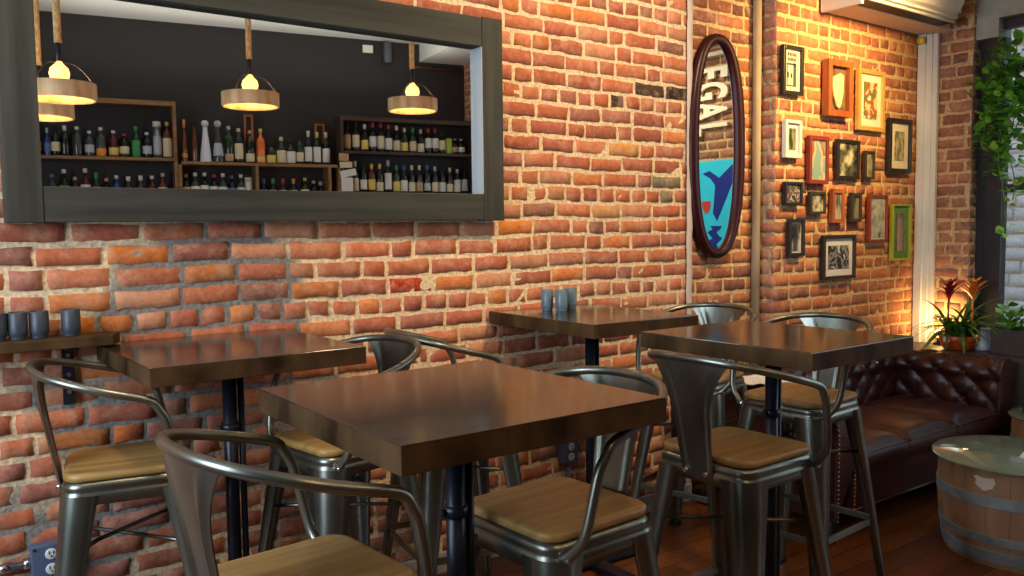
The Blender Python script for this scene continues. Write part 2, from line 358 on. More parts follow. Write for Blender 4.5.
# floor, ceiling, others
m = mat('oak_planks', rough=0.3); n, l, b = nodes(m)
t = n.new('ShaderNodeTexCoord'); bt = n.new('ShaderNodeTexBrick'); mp = n.new('ShaderNodeMapping'); l.new(t.outputs['Object'], mp.inputs[0]); l.new(mp.outputs[0], bt.inputs[0])
bt.inputs['Color1'].default_value = (0.12, 0.034, 0.009, 1); bt.inputs['Color2'].default_value = (0.22, 0.070, 0.018, 1); bt.inputs['Mortar'].default_value = (0.008, 0.004, 0.002, 1)
bt.inputs['Scale'].default_value = 1.0; bt.inputs['Brick Width'].default_value = 1.3; bt.inputs['Row Height'].default_value = 0.12; bt.inputs['Mortar Size'].default_value = 0.0025
nz = n.new('ShaderNodeTexNoise'); mp2 = n.new('ShaderNodeMapping'); mp2.inputs['Scale'].default_value = (2.5, 40, 10); l.new(t.outputs['Object'], mp2.inputs[0]); l.new(mp2.outputs[0], nz.inputs['Vector']); nz.inputs['Detail'].default_value = 8
mr = n.new('ShaderNodeMapRange'); mr.inputs[1].default_value = 0.3; mr.inputs[2].default_value = 0.7; mr.inputs[3].default_value = 0.45; mr.inputs[4].default_value = 1.5; l.new(nz.outputs[0], mr.inputs[0])
vm = n.new('ShaderNodeVectorMath'); vm.operation = 'SCALE'; l.new(bt.outputs['Color'], vm.inputs[0]); l.new(mr.outputs[0], vm.inputs['Scale']); l.new(vm.outputs[0], b.inputs['Base Color'])
bp = n.new('ShaderNodeBump'); bp.inputs['Strength'].default_value = 0.15; bp.inputs['Distance'].default_value = 0.003; l.new(nz.outputs[0], bp.inputs['Height']); l.new(bp.outputs[0], b.inputs['Normal'])
M_floor = m
tag(MB().box((-1.8, -4.2, -0.1), (5.6, 3.05, 0)).build('floor', M_floor), kind='structure')
tag(MB().box((-1.8, -4.2, ZT), (5.6, 3.05, ZT+0.1)).build('ceiling', M_ceil), kind='structure')
mb = MB()
mb.box((-1.85, -4.2, 0), (-1.75, 0.1, ZT)); mb.box((-1.85, 2.3, 0), (-1.75, 3.0, ZT)); mb.box((-1.85, 0.1, 0), (-1.75, 2.3, 1.0)); mb.box((-1.85, 0.1, 2.8), (-1.75, 2.3, ZT))
tag(mb.build('wall_left', M_dark), kind='structure')
mb = MB(); mb.box((-1.75, D+0.03, 0), (XC+0.05, D+0.12, ZT)); mb.box((XC, YC+0.01, 0), (5.6, D+0.12, ZT))
tag(mb.build('wall_back_core', M_pipe), kind='structure')
# plaster baseboard
M_base = add_noise(mat('worn_plaster', rough=0.8), (0.30, 0.30, 0.31), (0.50, 0.50, 0.52), (9, 9, 9), 5, None, 0.2)
tag(MB().box((-1.75, D-0.03, 0), (3.325, D-0.011, 0.085), bev=0.004).build('baseboard_back', M_base), kind='structure')

# facade windows
M_winf = mat('black_window_frame', (0.012, 0.013, 0.018), 0.4)
M_glass = mat('window_glass', (1, 1, 1), 0.0, 0, Transmission_Weight=1.0, IOR=1.01, Specular_IOR_Level=0.3)
mb = MB(); x0, x1 = XF+0.08, XF+0.15
for a, b, c in ((2.385, 2.49, 2.53), (1.95, 2.0, 2.64)): mb.box((x0, a, 0.62), (x1, b, c), bev=0.004)
for a, b in ((0.62, 0.69), (1.60, 1.65), (2.32, 2.39), (2.58, 2.64)): mb.box((x0+0.005, 1.98, a), (x1-0.005, 2.41, b), bev=0.003)
mb.box((x0+.002, 2.49, 0.62), (x0+0.03, 2.54, 2.53))
wf = mb.build('window_1', M_winf); tag(wf, kind='structure')
MB().box((x0+0.03, 1.99, 0.66), (x0+0.036, 2.40, 2.60)).build('window_pane', M_glass, wf)
mb = MB()
for a, b in ((-1.35, -1.28), (0.93, 1.0), (-0.22, -0.16)): mb.box((x0, a, 0.62), (x1, b, 2.80))
for a, b in ((0.62, 0.69), (2.73, 2.80)): mb.box((x0, -1.3, a), (x1, 0.95, b))
tag(mb.build('window_2', M_winf), kind='structure')
# street outside
M_pave = mat('pavement', (0.35, 0.36, 0.37), 0.9)
tag(MB().box((5.6, -8, -0.25), (16, 14, -0.15)).build('street', M_pave), kind='structure')
mb = MB()
brick_surface(mb, -4, 12, -0.15, 5.0, lambda s, z, d: Vector((11-d*4, s, z)), 40, [(0.62, 0.60, 0.52), (0.56, 0.55, 0.48), (0.66, 0.63, 0.55)], hc=0.16, L=0.45)
bl = mb.build('building', [M_brick, M_mortar2], fixn=False); tag(bl, 'pale stone building across the street beyond the glass', 'building')
# radiator ledge under the window
M_ledge = mat('dark_ledge', (0.05, 0.045, 0.04), 0.5)
ld = MB().box((5.02, 1.7, 0), (XF-0.013, 2.846, 0.66), bev=0.01).build('trim_window_ledge', M_ledge); tag(ld, kind='structure')
# white corner post + roller shutter head
mb = MB()
mb.box((5.345, 2.765, 0), (5.395, 2.848, 2.604), bev=0.004); mb.box((5.355, 2.735, 0), (5.385, 2.765, 2.604), bev=0.004); mb.box((5.33, 2.80, 0), (5.345, 2.848, 2.604))
po = thing('shutter_post', 'white painted upright track in the corner beside the picture wall', 'post', (0, 0, 0))
mb.build('track', M_white, po)
hd = thing('shutter_box', 'long white box with a black slot fixed high over the picture wall', 'shutter box', (0, 0, 0))
M_slotm = mat('black_slot', (0.006, 0.006, 0.006), 0.5)
M_pinkb = mat('beige_board', (0.66, 0.54, 0.47), 0.7)
MB().box((4.30, 2.665, 2.606), (5.398, 2.846, 2.622), bev=0.003).build('soffit_board', M_pinkb, hd)
MB().box((4.30, 2.575, 2.612), (5.22, 2.664, 2.626)).build('slot', M_slotm, hd)
XYZ = Matrix(((0, 0, 1, 0), (1, 0, 0, 0), (0, 1, 0, 0), (0, 0, 0, 1)))
mb = MB(); mb.box((4.30, 2.558, 2.608), (5.20, 2.574, 2.65), bev=0.003); mb.box((4.30, 2.53, 2.622), (5.18, 2.557, 2.66), bev=0.003)
mb.prism([(2.46, 2.72), (2.475, 2.675), (2.50, 2.645), (2.529, 2.635), (2.529, 3.0), (2.46, 3.0)], 4.30, 5.12, M=XYZ)
mb.prism([(2.53, 2.661), (2.60, 2.661), (2.61, 2.63), (2.846, 2.63), (2.846, 3.0), (2.53, 3.0)], 4.30, 5.22, M=XYZ)
mb.prism([(2.68, 2.625), (2.846, 2.625), (2.846, 3.0), (2.68, 3.0)], 5.221, 5.39, M=XYZ)
mb.box((4.275, 2.60, 2.598), (4.299, 2.846, 2.70), bev=0.004)
mb.build('case', M_white, hd)
cap = MB().cyl((5.325, 2.80, 2.565), (5.325, 2.845, 2.565), 0.024, 16).build('yellow_cap', mat('yellow_cap', (0.75, 0.50, 0.06), 0.5), hd); cap['label'] = 'small round yellow cap'

# ------------------------------------------------------------------ big framed mirror
fm = thing('wall_mirror', 'large mirror in weathered dark plank frame reflecting bar shelves', 'mirror', (0, 0, 0))
ox0, ox1, oz0, oz1 = 0.300, 2.105, 1.452, 2.277
ix0, ix1, iz0, iz1 = 0.399, 2.006, 1.561, 2.158
yf, yb = D-0.075, D-0.012
MB().box((ox0, yf, oz0), (ix0, yb, oz1), bev=0.003).build('frame_upright', M_framev, fm)
MB().box((ix1, yf, oz0), (ox1, yb, oz1), bev=0.003).build('frame_upright', M_framev, fm)
MB().box((ix0+0.001, yf+0.003, oz0+0.002), (ix1-0.001, yb, iz0), bev=0.003).build('frame_rail', M_frame, fm)
MB().box((ix0+0.001, yf+0.003, iz1), (ix1-0.001, yb, oz1-0.003), bev=0.003).build('frame_rail', M_frame, fm)
MB().box((ix1-0.004, yf+0.004, iz0+0.001), (ix1-0.0005, yb-0.012, iz1-0.001)).build('inner_edge', mat('daylit_edge_tint', (0.34, 0.38, 0.41), 0.6), fm)  # added strip: daylight on the frame's inner side put into its pale colour
MB().box((ix0-0.01, D-0.03, iz0-0.01), (ix1+0.01, D-0.022, iz1+0.01)).build('mirror_glass', M_mirror, fm)

# ------------------------------------------------------------------ oval mirror
ov = thing('oval_mirror', 'tall narrow oval mirror with thick dark red frame by the corner', 'mirror', (0, 0, 0))
M_ovf = mat('burgundy_lacquer', (0.028, 0.002, 0.004), 0.35, Specular_IOR_Level=0.3)
cxo, czo, ra, rb = 3.518, 1.828, 0.215, 0.577
def supell(a, rx, rz, p=2.35):
    c_, s_ = math.cos(a), math.sin(a)
    return (math.copysign(abs(c_)**(2/p), c_)*rx, math.copysign(abs(s_)**(2/p), s_)*rz)
prof = [(0.0, 0.0), (0.0, 0.030), (-0.012, 0.040), (-0.034, 0.045), (-0.054, 0.040), (-0.064, 0.030), (-0.064, 0.0)]
def ovf(u, v):
    k = v*(len(prof)-1); i = min(int(k), len(prof)-2); t_ = k-i
    o_ = prof[i][0]*(1-t_)+prof[i+1][0]*t_; h_ = prof[i][1]*(1-t_)+prof[i+1][1]*t_
    x, z = supell(2*PI*u, ra+o_, rb+o_*0.8); return Vector((cxo+x, D-0.0-h_, czo+z))
MB().grid(ovf, 96, 6, wrapu=True).build('oval_frame', M_ovf, ov)
pts = [supell(2*PI*k/96, ra-0.062, rb-0.049) for k in range(96)]
mb = MB(); mb.add([(cxo+x, D-0.018, czo+z) for x, z in pts]+[(cxo+x, D-0.010, czo+z) for x, z in pts], [tuple(range(96)), tuple(range(96, 192))[::-1]]+[(i, (i+1) % 96, 96+(i+1) % 96, 96+i) for i in range(96)])
mb.build('mirror_glass', M_mirror, ov)
# what it reflects: lettering and a painted board on the facade pier
M_let = mat('cream_letters', (0.85, 0.82, 0.60), 0.5)
sg = thing('wall_sign', 'cream raised letters on the brick pier seen in the oval mirror', 'sign', (XF-0.03, 1.19, 2.80))
adv = 0.0
for ch in 'LEGAL':
    cu = bpy.data.curves.new('letter', 'FONT'); cu.body = ch; cu.size = 0.44; cu.extrude = 0.012; cu.offset = 0.014
    tmp = bpy.data.objects.new('letter', cu); me = bpy.data.meshes.new_from_object(tmp); bpy.data.objects.remove(tmp)
    wd = max(v.co.x for v in me.vertices)
    me.transform(Matrix(((0, 0, 1, 0), (0, 1, 0, 0), (-0.44, 0, 0, -adv), (0, 0, 0, 1)))); adv += (wd+0.05)*0.44
    me.materials.clear(); me.materials.append(M_let)
    lo = bpy.data.objects.new('letter', me); C.objects.link(lo); lo.parent = sg
mu = thing('painted_board', 'bright cyan board with dark blue figure and red glass in the oval mirror', 'painting', (0, 0, 0))
XB = XF-0.016
MB().box((XB-0.012, 1.06, 1.02), (XB, 1.68, 1.94), bev=0.002).build('board', mat('cyan_paint', (0.03, 0.66, 0.90), 0.5), mu)
M_blu = mat('cobalt_paint', (0.01, 0.03, 0.28), 0.5); M_redp = mat('red_paint', (0.55, 0.06, 0.03), 0.5)
YX = Matrix(((0, 0, 1, 0), (1, 0, 0, 0), (0, 1, 0, 0), (0, 0, 0, 1)))
fig = [(1.25, 1.84), (1.32, 1.86), (1.42, 1.80), (1.55, 1.90), (1.56, 1.78), (1.50, 1.66), (1.46, 1.58), (1.40, 1.46), (1.36, 1.52), (1.37, 1.62), (1.38, 1.74), (1.33, 1.80)]
MB().prism(fig, XB-0.016, XB-0.012, M=YX).build('figure', M_blu, mu)
wv = []
for k in range(14): wv.append((1.33+0.03*math.sin(k*2.1), 1.42-0.025*k))
wv += [(1.42+0.03*math.sin(k*1.7+1), 1.42-0.025*k) for k in range(13, -1, -1)]
MB().prism(wv, XB-0.016, XB-0.012, M=YX).build('figure_hair', M_blu, mu)
gl = [(1.245, 1.62), (1.335, 1.62), (1.33, 1.56), (1.30, 1.52), (1.27, 1.53), (1.25, 1.57)]
MB().prism(gl, XB-0.017, XB-0.012, M=YX).build('painted_glass', M_redp, mu)

# ------------------------------------------------------------------ pictures on the wall
M_fblack = mat('black_picture_frame', (0.015, 0.013, 0.012), 0.35)
M_fwood = add_noise(mat('orange_wood_frame', rough=0.4), (0.26, 0.06, 0.015), (0.42, 0.12, 0.03), (20, 20, 4), 5)
M_fred = mat('red_wood_frame', (0.22, 0.03, 0.015), 0.35)
M_fgold = mat('gold_frame', (0.62, 0.38, 0.10), 0.4, 0.3)
M_fwhite = mat('white_frame', (0.72, 0.70, 0.66), 0.5)
M_fdark = mat('dark_bronze_frame', (0.035, 0.028, 0.018), 0.4)
M_fgreen = mat('green_frame', (0.12, 0.26, 0.05), 0.5)
M_mat = mat('cream_mat', (0.68, 0.62, 0.50), 0.8)
M_matw = mat('white_mat', (0.66, 0.64, 0.62), 0.8)
M_matg = mat('green_mat', (0.10, 0.25, 0.05), 0.8)
def photo(name, cols, scale=(14, 14, 9), seed=0.0, lo=0.38, hi=0.62):
    m = mat(name, rough=0.25); n, l, b = nodes(m)
    t = n.new('ShaderNodeTexCoord'); mp = n.new('ShaderNodeMapping'); mp.inputs['Scale'].default_value = scale; mp.inputs['Location'].default_value = (seed*3.7, seed, seed*1.3)
    l.new(t.outputs['Object'], mp.inputs[0]); z = n.new('ShaderNodeTexNoise'); z.inputs['Scale'].default_value = 1.0; z.inputs['Detail'].default_value = 3; l.new(mp.outputs[0], z.inputs['Vector'])
    r = n.new('ShaderNodeValToRGB'); r.color_ramp.interpolation = 'CONSTANT' if len(cols) > 3 else 'LINEAR'; l.new(z.outputs[0], r.inputs[0])
    el = r.color_ramp.elements
    for i, c in enumerate(cols):
        p = lo+(hi-lo)*i/(len(cols)-1)
        if i < 2: el[i].position = p if i == 0 else max(p, el[0].position+0.001); el[i].color = (*c, 1)
        else: e = el.new(p); e.color = (*c, 1)
    l.new(r.outputs[0], b.inputs['Base Color']); return m
G = lambda v: (v, v*0.97, v*0.9)
PICS = [
 # x0, x1, z0, z1, frame mat, fw, mat mat, mw, photo cols, scale, label
 (3.913, 4.092, 2.121, 2.381, M_fblack, 0.020, M_mat, 0.016, None, None, 'black framed poster with printed words at the top, highest on the left', 'poster'),
 (4.298, 4.537, 2.031, 2.345, M_fwood, 0.034, None, 0, [(0.10, 0.07, 0.04), (0.20, 0.13, 0.07), (0.10, 0.06, 0.04)], (10, 10, 10), 'deep orange wood shadow box holding a pale shield shape', 'shield'),
 (4.629, 4.911, 1.972, 2.329, M_fgold, 0.026, M_mat, 0.045, [(0.62, 0.48, 0.28), (0.35, 0.10, 0.04), (0.12, 0.16, 0.06), (0.70, 0.60, 0.42)], (16, 16, 14), 'gold framed colour print of small figures on cream mat', ''),
 (3.936, 4.082, 1.783, 1.987, M_fwhite, 0.018, M_fwhite, 0.026, [(0.04, 0.05, 0.02), (0.30, 0.30, 0.16), (0.10, 0.10, 0.05)], (18, 18, 7), 'small white framed picture with narrow green image', ''),
 (4.156, 4.339, 1.648, 1.914, M_fred, 0.022, None, 0, [(0.22, 0.36, 0.34), (0.50, 0.44, 0.32), (0.34, 0.14, 0.07), (0.24, 0.25, 0.23)], (14, 14, 7), 'red wood framed colour picture with turquoise corner', ''),
 (4.425, 4.653, 1.682, 1.907, M_fblack, 0.018, None, 0, [(0.02, 0.02, 0.015), (0.12, 0.12, 0.08), (0.55, 0.52, 0.38)], (11, 11, 11), 'black framed monochrome photo of round pale shapes, middle of the wall', ''),
 (4.714, 4.814, 1.688, 1.854, M_fdark, 0.014, None, 0, [(0.05, 0.04, 0.03), (0.40, 0.36, 0.25)], (16, 16, 10), 'tiny dark bronze framed photo right of the black framed monochrome photo', ''),
 (4.974, 5.233, 1.734, 2.065, M_fblack, 0.026, M_mat, 0.050, [(0.05, 0.06, 0.03), (0.45, 0.42, 0.28), (0.15, 0.15, 0.10)], (16, 16, 10), 'black framed print with wide cream mat nearest the white post', ''),
 (3.941, 4.097, 1.528, 1.654, M_fblack, 0.015, None, 0, [(0.05, 0.06, 0.04), (0.40, 0.38, 0.34), (0.14, 0.06, 0.05), (0.10, 0.13, 0.15), (0.32, 0.32, 0.30)], (18, 18, 18), 'small black framed group photo under the white frame', ''),
 (4.170, 4.315, 1.480, 1.603, M_fdark, 0.014, None, 0, [(0.03, 0.03, 0.02), (0.16, 0.16, 0.11), (0.5, 0.48, 0.4)], (16, 16, 16), 'small dark framed photo hanging under the red framed picture', ''),
 (4.382, 4.505, 1.428, 1.623, M_fwood, 0.024, None, 0, [(0.08, 0.07, 0.06), (0.45, 0.40, 0.32)], (24, 24, 7), 'narrow orange framed picture between two small dark frames', ''),
 (4.575, 4.682, 1.433, 1.603, M_fdark, 0.020, None, 0, [(0.06, 0.05, 0.03), (0.22, 0.19, 0.11)], (16, 16, 8), 'narrow dark bronze framed picture right of the orange framed one', ''),
 (4.767, 4.970, 1.311, 1.595, M_fred, 0.016, M_matw, 0.010, [(0.10, 0.12, 0.10), (0.42, 0.45, 0.42), (0.22, 0.24, 0.22)], (12, 12, 8), 'tall photo in thin red and black frame beside the green framed print', ''),
 (5.027, 5.243, 1.192, 1.542, mat('lime_frame', (0.35, 0.36, 0.03), 0.5), 0.012, M_matg, 0.045, [(0.10, 0.09, 0.08), (0.32, 0.28, 0.25)], (30, 30, 7), 'tall green and yellow framed print lowest beside the white post', ''),
 (3.981, 4.120, 1.248, 1.452, M_fblack, 0.018, M_matw, 0.010, [(0.02, 0.02, 0.02), (0.10, 0.10, 0.10), (0.5, 0.5, 0.5)], (16, 16, 8), 'narrow black framed city photo lowest on the left edge', ''),
 (4.301, 4.627, 1.103, 1.358, M_fblack, 0.020, M_matw, 0.040, [(0.02, 0.02, 0.02), (0.20, 0.20, 0.20), (0.03, 0.03, 0.03), (0.45, 0.45, 0.45)], (14, 14, 16), 'largest black framed skyline photo with white mat, bottom of the wall', ''),
]
for i, (x0, x1, z0, z1, fmt, fw, mm_, mw, cols, scl, lab, extra) in enumerate(PICS):
    cx, cz = (x0+x1)/2, (z0+z1)/2; hx, hz = (x1-x0)/2, (z1-z0)/2; dp = 0.045 if extra == 'shield' else 0.026
    t = thing('framed_picture', lab, 'picture', (cx, YC-0.014, cz), 0, 'pictures on the brick wall')
    mb = MB(); e = 0.0
    for a, b in (((-hx, -dp, -hz), (-hx+fw, 0, hz)), ((hx-fw, -dp, -hz), (hx, 0, hz)), ((-hx+fw, -dp, -hz), (hx-fw, 0, -hz+fw)), ((-hx+fw, -dp, hz-fw), (hx-fw, 0, hz))): mb.box(a, b, bev=0.002)
    mb.build('picture_frame', fmt, t)
    a, b = hx-fw, hz-fw
    if mm_: MB().box((-a, -0.012, -b), (a, -0.004, b)).build('mat_board', mm_, t)
    else: mw = 0
    a -= mw; b -= mw
    if extra == 'poster':
        MB().box((-a, -0.0135, -b), (a, -0.011, b)).build('print', mat('poster_paper', (0.62, 0.56, 0.42), 0.6), t)
        mb = MB(); rr = random.Random(2)
        for zz in (0.085, 0.058):
            x = -a+0.012
            while x < a-0.025:
                w_ = rr.uniform(0.006, 0.012); mb.box((x, -0.0145, zz-0.009), (x+w_, -0.0135, zz+0.009)); x += w_+0.004
        mb.box((-a+0.006, -0.0145, -0.085), (-a+0.012, -0.0135, 0.04)); mb.box((a-0.045, -0.0145, -0.085), (a-0.02, -0.0135, 0.04)); mb.box((-a+0.006, -0.0145, 0.028), (a-0.02, -0.0135, 0.038))
        mb.box((-0.045, -0.0145, -0.04), (-0.03, -0.0135, -0.01)); mb.box((-0.015, -0.0145, -0.04), (0.0, -0.0135, -0.015)); mb.box((-a+0.012, -0.0145, -0.085), (a-0.045, -0.0135, -0.078))
        mb.build('printed_words', mat('poster_ink', (0.05, 0.05, 0.04), 0.6), t)
    else:
        MB().box((-a, -0.0155, -b), (a, -0.003, b)).build('print', photo('photo_%d' % i, cols, scl, i*1.37+0.4), t)
    if extra == 'shield':
        sh = [(-0.075, 0.02), (-0.06, 0.07), (0.02, 0.10), (0.055, 0.085), (0.05, -0.02), (0.03, -0.09), (0.01, -0.125), (-0.02, -0.115), (-0.055, -0.05)]
        mb = MB(); mb.prism([(x*0.9, z*0.9) for x, z in sh], -0.034, -0.0155, M=Matrix(((1, 0, 0, 0), (0, 0, 1, 0), (0, 1, 0, 0), (0, 0, 0, 1))))
        mb.build('shield', mat('ivory', (0.62, 0.52, 0.34), 0.5), t, bevel=0.006)

# ------------------------------------------------------------------ tables
def table(cx, cy, hx, hy, rz, label, ztop=1.069, th=0.052):
    t = thing('bar_table', label, 'table', (cx, cy, 0), rz, 'square bar tables')
    mb = MB(); mb.box((-hx, -hy, ztop-th), (hx, hy, ztop), bev=0.0025)
    for i, f in enumerate(mb.f):
        zs = [mb.v[k][2] for k in f]; mb.m[i] = 0 if min(zs) > ztop-0.004 else 1
    mb.build('tabletop', [M_table, M_edge], t)
    mb = MB(); z1 = ztop-th
    mb.cyl((0, 0, 0.03), (0, 0, z1-0.008), 0.021, 20); mb.cyl((0, 0, 0.80), (0, 0, 0.825), 0.027, 20)
    mb.cyl((0.036, 0, 0.03), (0.036, 0, z1-0.008), 0.010, 12)
    mb.build('pole', M_black, t)
    MB().cyl((-0.024, 0, 0.812), (-0.040, 0, 0.812), 0.008, 8).build('set_screw', M_black, t)
    MB().box((-0.13, -0.13, z1-0.008), (0.13, 0.13, z1-0.0005), bev=0.002).build('mounting_plate', M_black, t)
    mb = MB()
    for a in (0, PI/2):
        Mx = Matrix.Rotation(a, 4, 'Z'); mb.box((-0.26, -0.035, 0.012), (0.26, 0.035, 0.035), bev=0.006, M=Mx)
        for s_ in (-1, 1): mb.cyl(Mx @ Vector((0.235*s_, 0, 0)), Mx @ Vector((0.235*s_, 0, 0.013)), 0.022, 12)
    mb.build('cross_base', M_black, t)
    return t
table(0.848, 2.625, 0.310, 0.322, math.radians(0.5), 'square dark wood bar table against the brick wall at the far left')
table(0.970, 1.522, 0.310, 0.325, math.radians(0.0), 'large nearest dark wood bar table in front, small gold glint on its corner')
table(2.325, 2.600, 0.270, 0.345, math.radians(-2.0), 'dark wood bar table against the wall carrying three blue cups')
table(2.297, 1.690, 0.270, 0.325, math.radians(0.5), 'dark wood bar table nearest the leather sofa, mirror blue reflected in its top')

# ------------------------------------------------------------------ stools
def make_stool(label):
    t = thing('bar_stool', label, 'stool', (0, 0, 0), 0, 'gunmetal bar stools with low backs')
    S = 0.161; zt = 0.765
    # wooden seat
    mb = MB(); n_ = 7; prof = [(-0.006, 0.0), (0.0, 0.004), (0.0, 0.016), (-0.004, 0.021), (-0.012, 0.023)]
    rings = [rrect(-S-o, -S-o, S+o, S+o, 0.05+o, n_) for o, _ in prof]
    vs = [(x, y, zt+prof[i][1]) for i, rg in enumerate(rings) for x, y in rg]; m_ = len(rings[0])
    mb.add(vs, [(i*m_+k, i*m_+(k+1) % m_, (i+1)*m_+(k+1) % m_, (i+1)*m_+k) for i in range(len(rings)-1) for k in range(m_)], smooth=True)
    mb.add([(x, y, zt+0.023) for x, y in rings[-1]], [tuple(range(m_))]); mb.add([(x, y, zt) for x, y in rings[0]], [tuple(range(m_))[::-1]])
    mb.build('seat', M_seat, t)
    # metal skirt
    mb = MB(); prof = [(-0.010, 0.0), (0.000, -0.004), (0.004, -0.020), (0.001, -0.024), (0.006, -0.030), (0.010, -0.060), (0.006, -0.060), (0.002, -0.030), (-0.012, -0.006)]
    rings = [rrect(-S-o, -S-o, S+o, S+o, 0.05, n_) for o, _ in prof]
    vs = [(x, y, zt+prof[i][1]) for i, rg in enumerate(rings) for x, y in rg]
    mb.add(vs, [(i*m_+k, i*m_+(k+1) % m_, (i+1)*m_+(k+1) % m_, (i+1)*m_+k) for i in range(len(rings)-1) for k in range(m_)], smooth=True)
    mb.add([(x, y, zt-0.003) for x, y in rrect(-S+.012, -S+.012, S-.012, S-.012, 0.045, n_)], [tuple(range(m_))])
    mb.build('seat_frame', M_gun, t)
    # legs: bent sheet, rounded outer corner, tapering and splaying
    for sx in (-1, 1):
        for sy in (-1, 1):
            mb = MB(); secs = []
            for q in range(9):
                u = q/8; z = (zt-0.035)*(1-u)+0.012*u
                off = S+0.009+0.072*u; wd = 0.092*(1-u)**1.25+0.036*u+0.012*u*(1-u); r = min(0.05*(1-u)+0.016*u, wd*0.8)
                pl = [(off-wd, off)]
                for k in range(7):
                    a = PI/2*(1-k/6); pl.append((off-r+r*math.cos(a), off-r+r*math.sin(a)))
                pl.append((off, off-wd))
                inn = [(x-0.010 if x > off-wd+.001 else x, y-0.010 if y > off-wd+.001 else y) for x, y in pl][::-1]
                inn = [(off-0.008-max(0, off-0.008-x), off-0.008-max(0, off-0.008-y)) for x, y in inn]
                secs.append([(sx*x, sy*y, z) for x, y in pl+inn])
            k_ = len(secs[0]); vs = [v for s_ in secs for v in s_]
            mb.add(vs, [(i*k_+k, i*k_+(k+1) % k_, (i+1)*k_+(k+1) % k_, (i+1)*k_+k) for i in range(8) for k in range(k_)], smooth=True)
            mb.add(secs[0], [tuple(range(k_))]); mb.add(secs[-1], [tuple(range(k_))[::-1]])
            lg = mb.build('leg', M_gun, t)
            e = S+0.009+0.072-0.018
            MB().box((sx*e-0.021, sy*e-0.021, 0), (sx*e+0.021, sy*e+0.021, 0.014), bev=0.003).build('foot_pad', M_black, lg)
    # foot rails
    zr = 0.30; e = S+0.009+0.072*(1-zr/zt)-0.012
    for a in range(4):
        Mx = Matrix.Rotation(a*PI/2, 4, 'Z')
        MB().box((-e+0.01, e-0.006, zr-0.012), (e-0.01, e+0.004, zr+0.012), bev=0.002, M=Mx).build('foot_rail', M_gun, t)
    # crossed braces
    zb = 0.56; e = S+0.009+0.072*(1-zb/zt)-0.016
    for s_ in (-1, 1):
        MB().tube([(-e, -e*s_, zb), (-e*0.5, -e*0.5*s_, zb+0.012*(1+s_)), (e*0.5, e*0.5*s_, zb+0.012*(1+s_)), (e, e*s_, zb)], 0.006, 8).build('brace', M_gun, t)
    # arm and back tube
    hw = 0.236
    bx, bz, q_, kx, kz, s1, s2 = 0.060, 0.981, -0.019, -0.231, 1.061, 0.879, 0.632
    lin = lambda x: bz+(kz-bz)*(bx-x)/(bx-kx)
    side = [(bx+.09+q_, .172, .737), (bx+.086+q_, .190, .752), (bx+.072+q_*.7, hw-.015, .80), (bx+.035, hw-.004, bz-.066), (bx+.016, hw, bz-.026), (bx, hw, bz-.004)]
    side += [(x, y, lin(x)) for x, y in ((bx-.035, hw), (bx-.11, hw-.003), (kx*.55, hw*s1), (kx*.84, hw*s2), (kx*.97, hw*s2*.5), (kx, 0))]
    full = side+[(x, -y, z) for x, y, z in side[-2::-1]]
    MB().tube(spline(full, 6), 0.0112, 12).build('arm_tube', M_gun, t)
    for s_ in (-1, 1): MB().cyl((0.131, s_*0.160, 0.737), (0.131, s_*0.190, 0.737), 0.0085, 10).build('arm_bolt', M_bolt, t)
    # back splat: curved plate, wide at the top
    def splat(th):
        def fn(u, v):
            z = 0.715+(1.056-0.715)*v
            if v < 0.45: hwid = 0.052+0.012*(v/0.45)
            else: k = (v-0.45)/0.55; hwid = 0.064+0.072*k**2.1
            y = (u*2-1)*hwid
            x = -0.170-0.064*(v**1.15)+1.5*y*y*v+th
            rib = 0.005*math.exp(-((abs(u*2-1)-0.70)/0.09)**2)*min(1, v*8)*min(1, (1-v)*7)
            return Vector((x-rib, y, z-0.22*y*y*v))
        return fn
    mb = MB(); mb.grid(splat(0.0), 20, 16); mb.grid(splat(0.003), 20, 16)
    a, b = splat(0.0), splat(0.003)
    for u in (0.0, 1.0): mb.grid(lambda p, v, u=u: a(u, v)*(1-p)+b(u, v)*p, 1, 16)
    for v in (0.0, 1.0): mb.grid(lambda p, q, v=v: a(q, v)*(1-p)+b(q, v)*p, 1, 20)
    sp_ = mb.build('back_splat', M_gun, t)
    for s_ in (-1, 1): MB().cyl((-0.164, s_*0.036, 0.732), (-0.182, s_*0.036, 0.732), 0.007, 10).build('splat_bolt', M_bolt, sp_)
    return t
# (x, y, facing in degrees)
STOOLS = [
 (0.537, 2.568, -11, 'metal bar stool at left end of the left wall table, beside the outlet'),
 (0.602, 1.459, 4.3, 'nearest metal bar stool at bottom left, wooden seat cut by photo edge'),
 (1.126, 2.423, 189, 'metal bar stool between the left wall table and nearest table'),
 (1.641, 2.573, -9.6, 'metal bar stool left of the three-cup table, mostly hidden behind nearest table'),
 (1.223, 1.489, 182.8, 'metal bar stool tucked under right side of the nearest table'),
 (1.978, 1.578, 0.8, 'metal bar stool with full back plate facing us, left of the sofa-side table'),
 (2.775, 1.912, 183.6, 'metal bar stool between the sofa-side table and the leather sofa'),
 (2.823, 2.465, 194, 'metal bar stool against the corner, right of the three-cup table'),
]
st0 = None
for x, y, a, lab in STOOLS:
    if st0 is None: st0 = make_stool(lab); st0.location = (x, y, 0); st0.rotation_euler = (0, 0, math.radians(a))
    else: dup(st0, (x, y, 0), math.radians(a), lab)

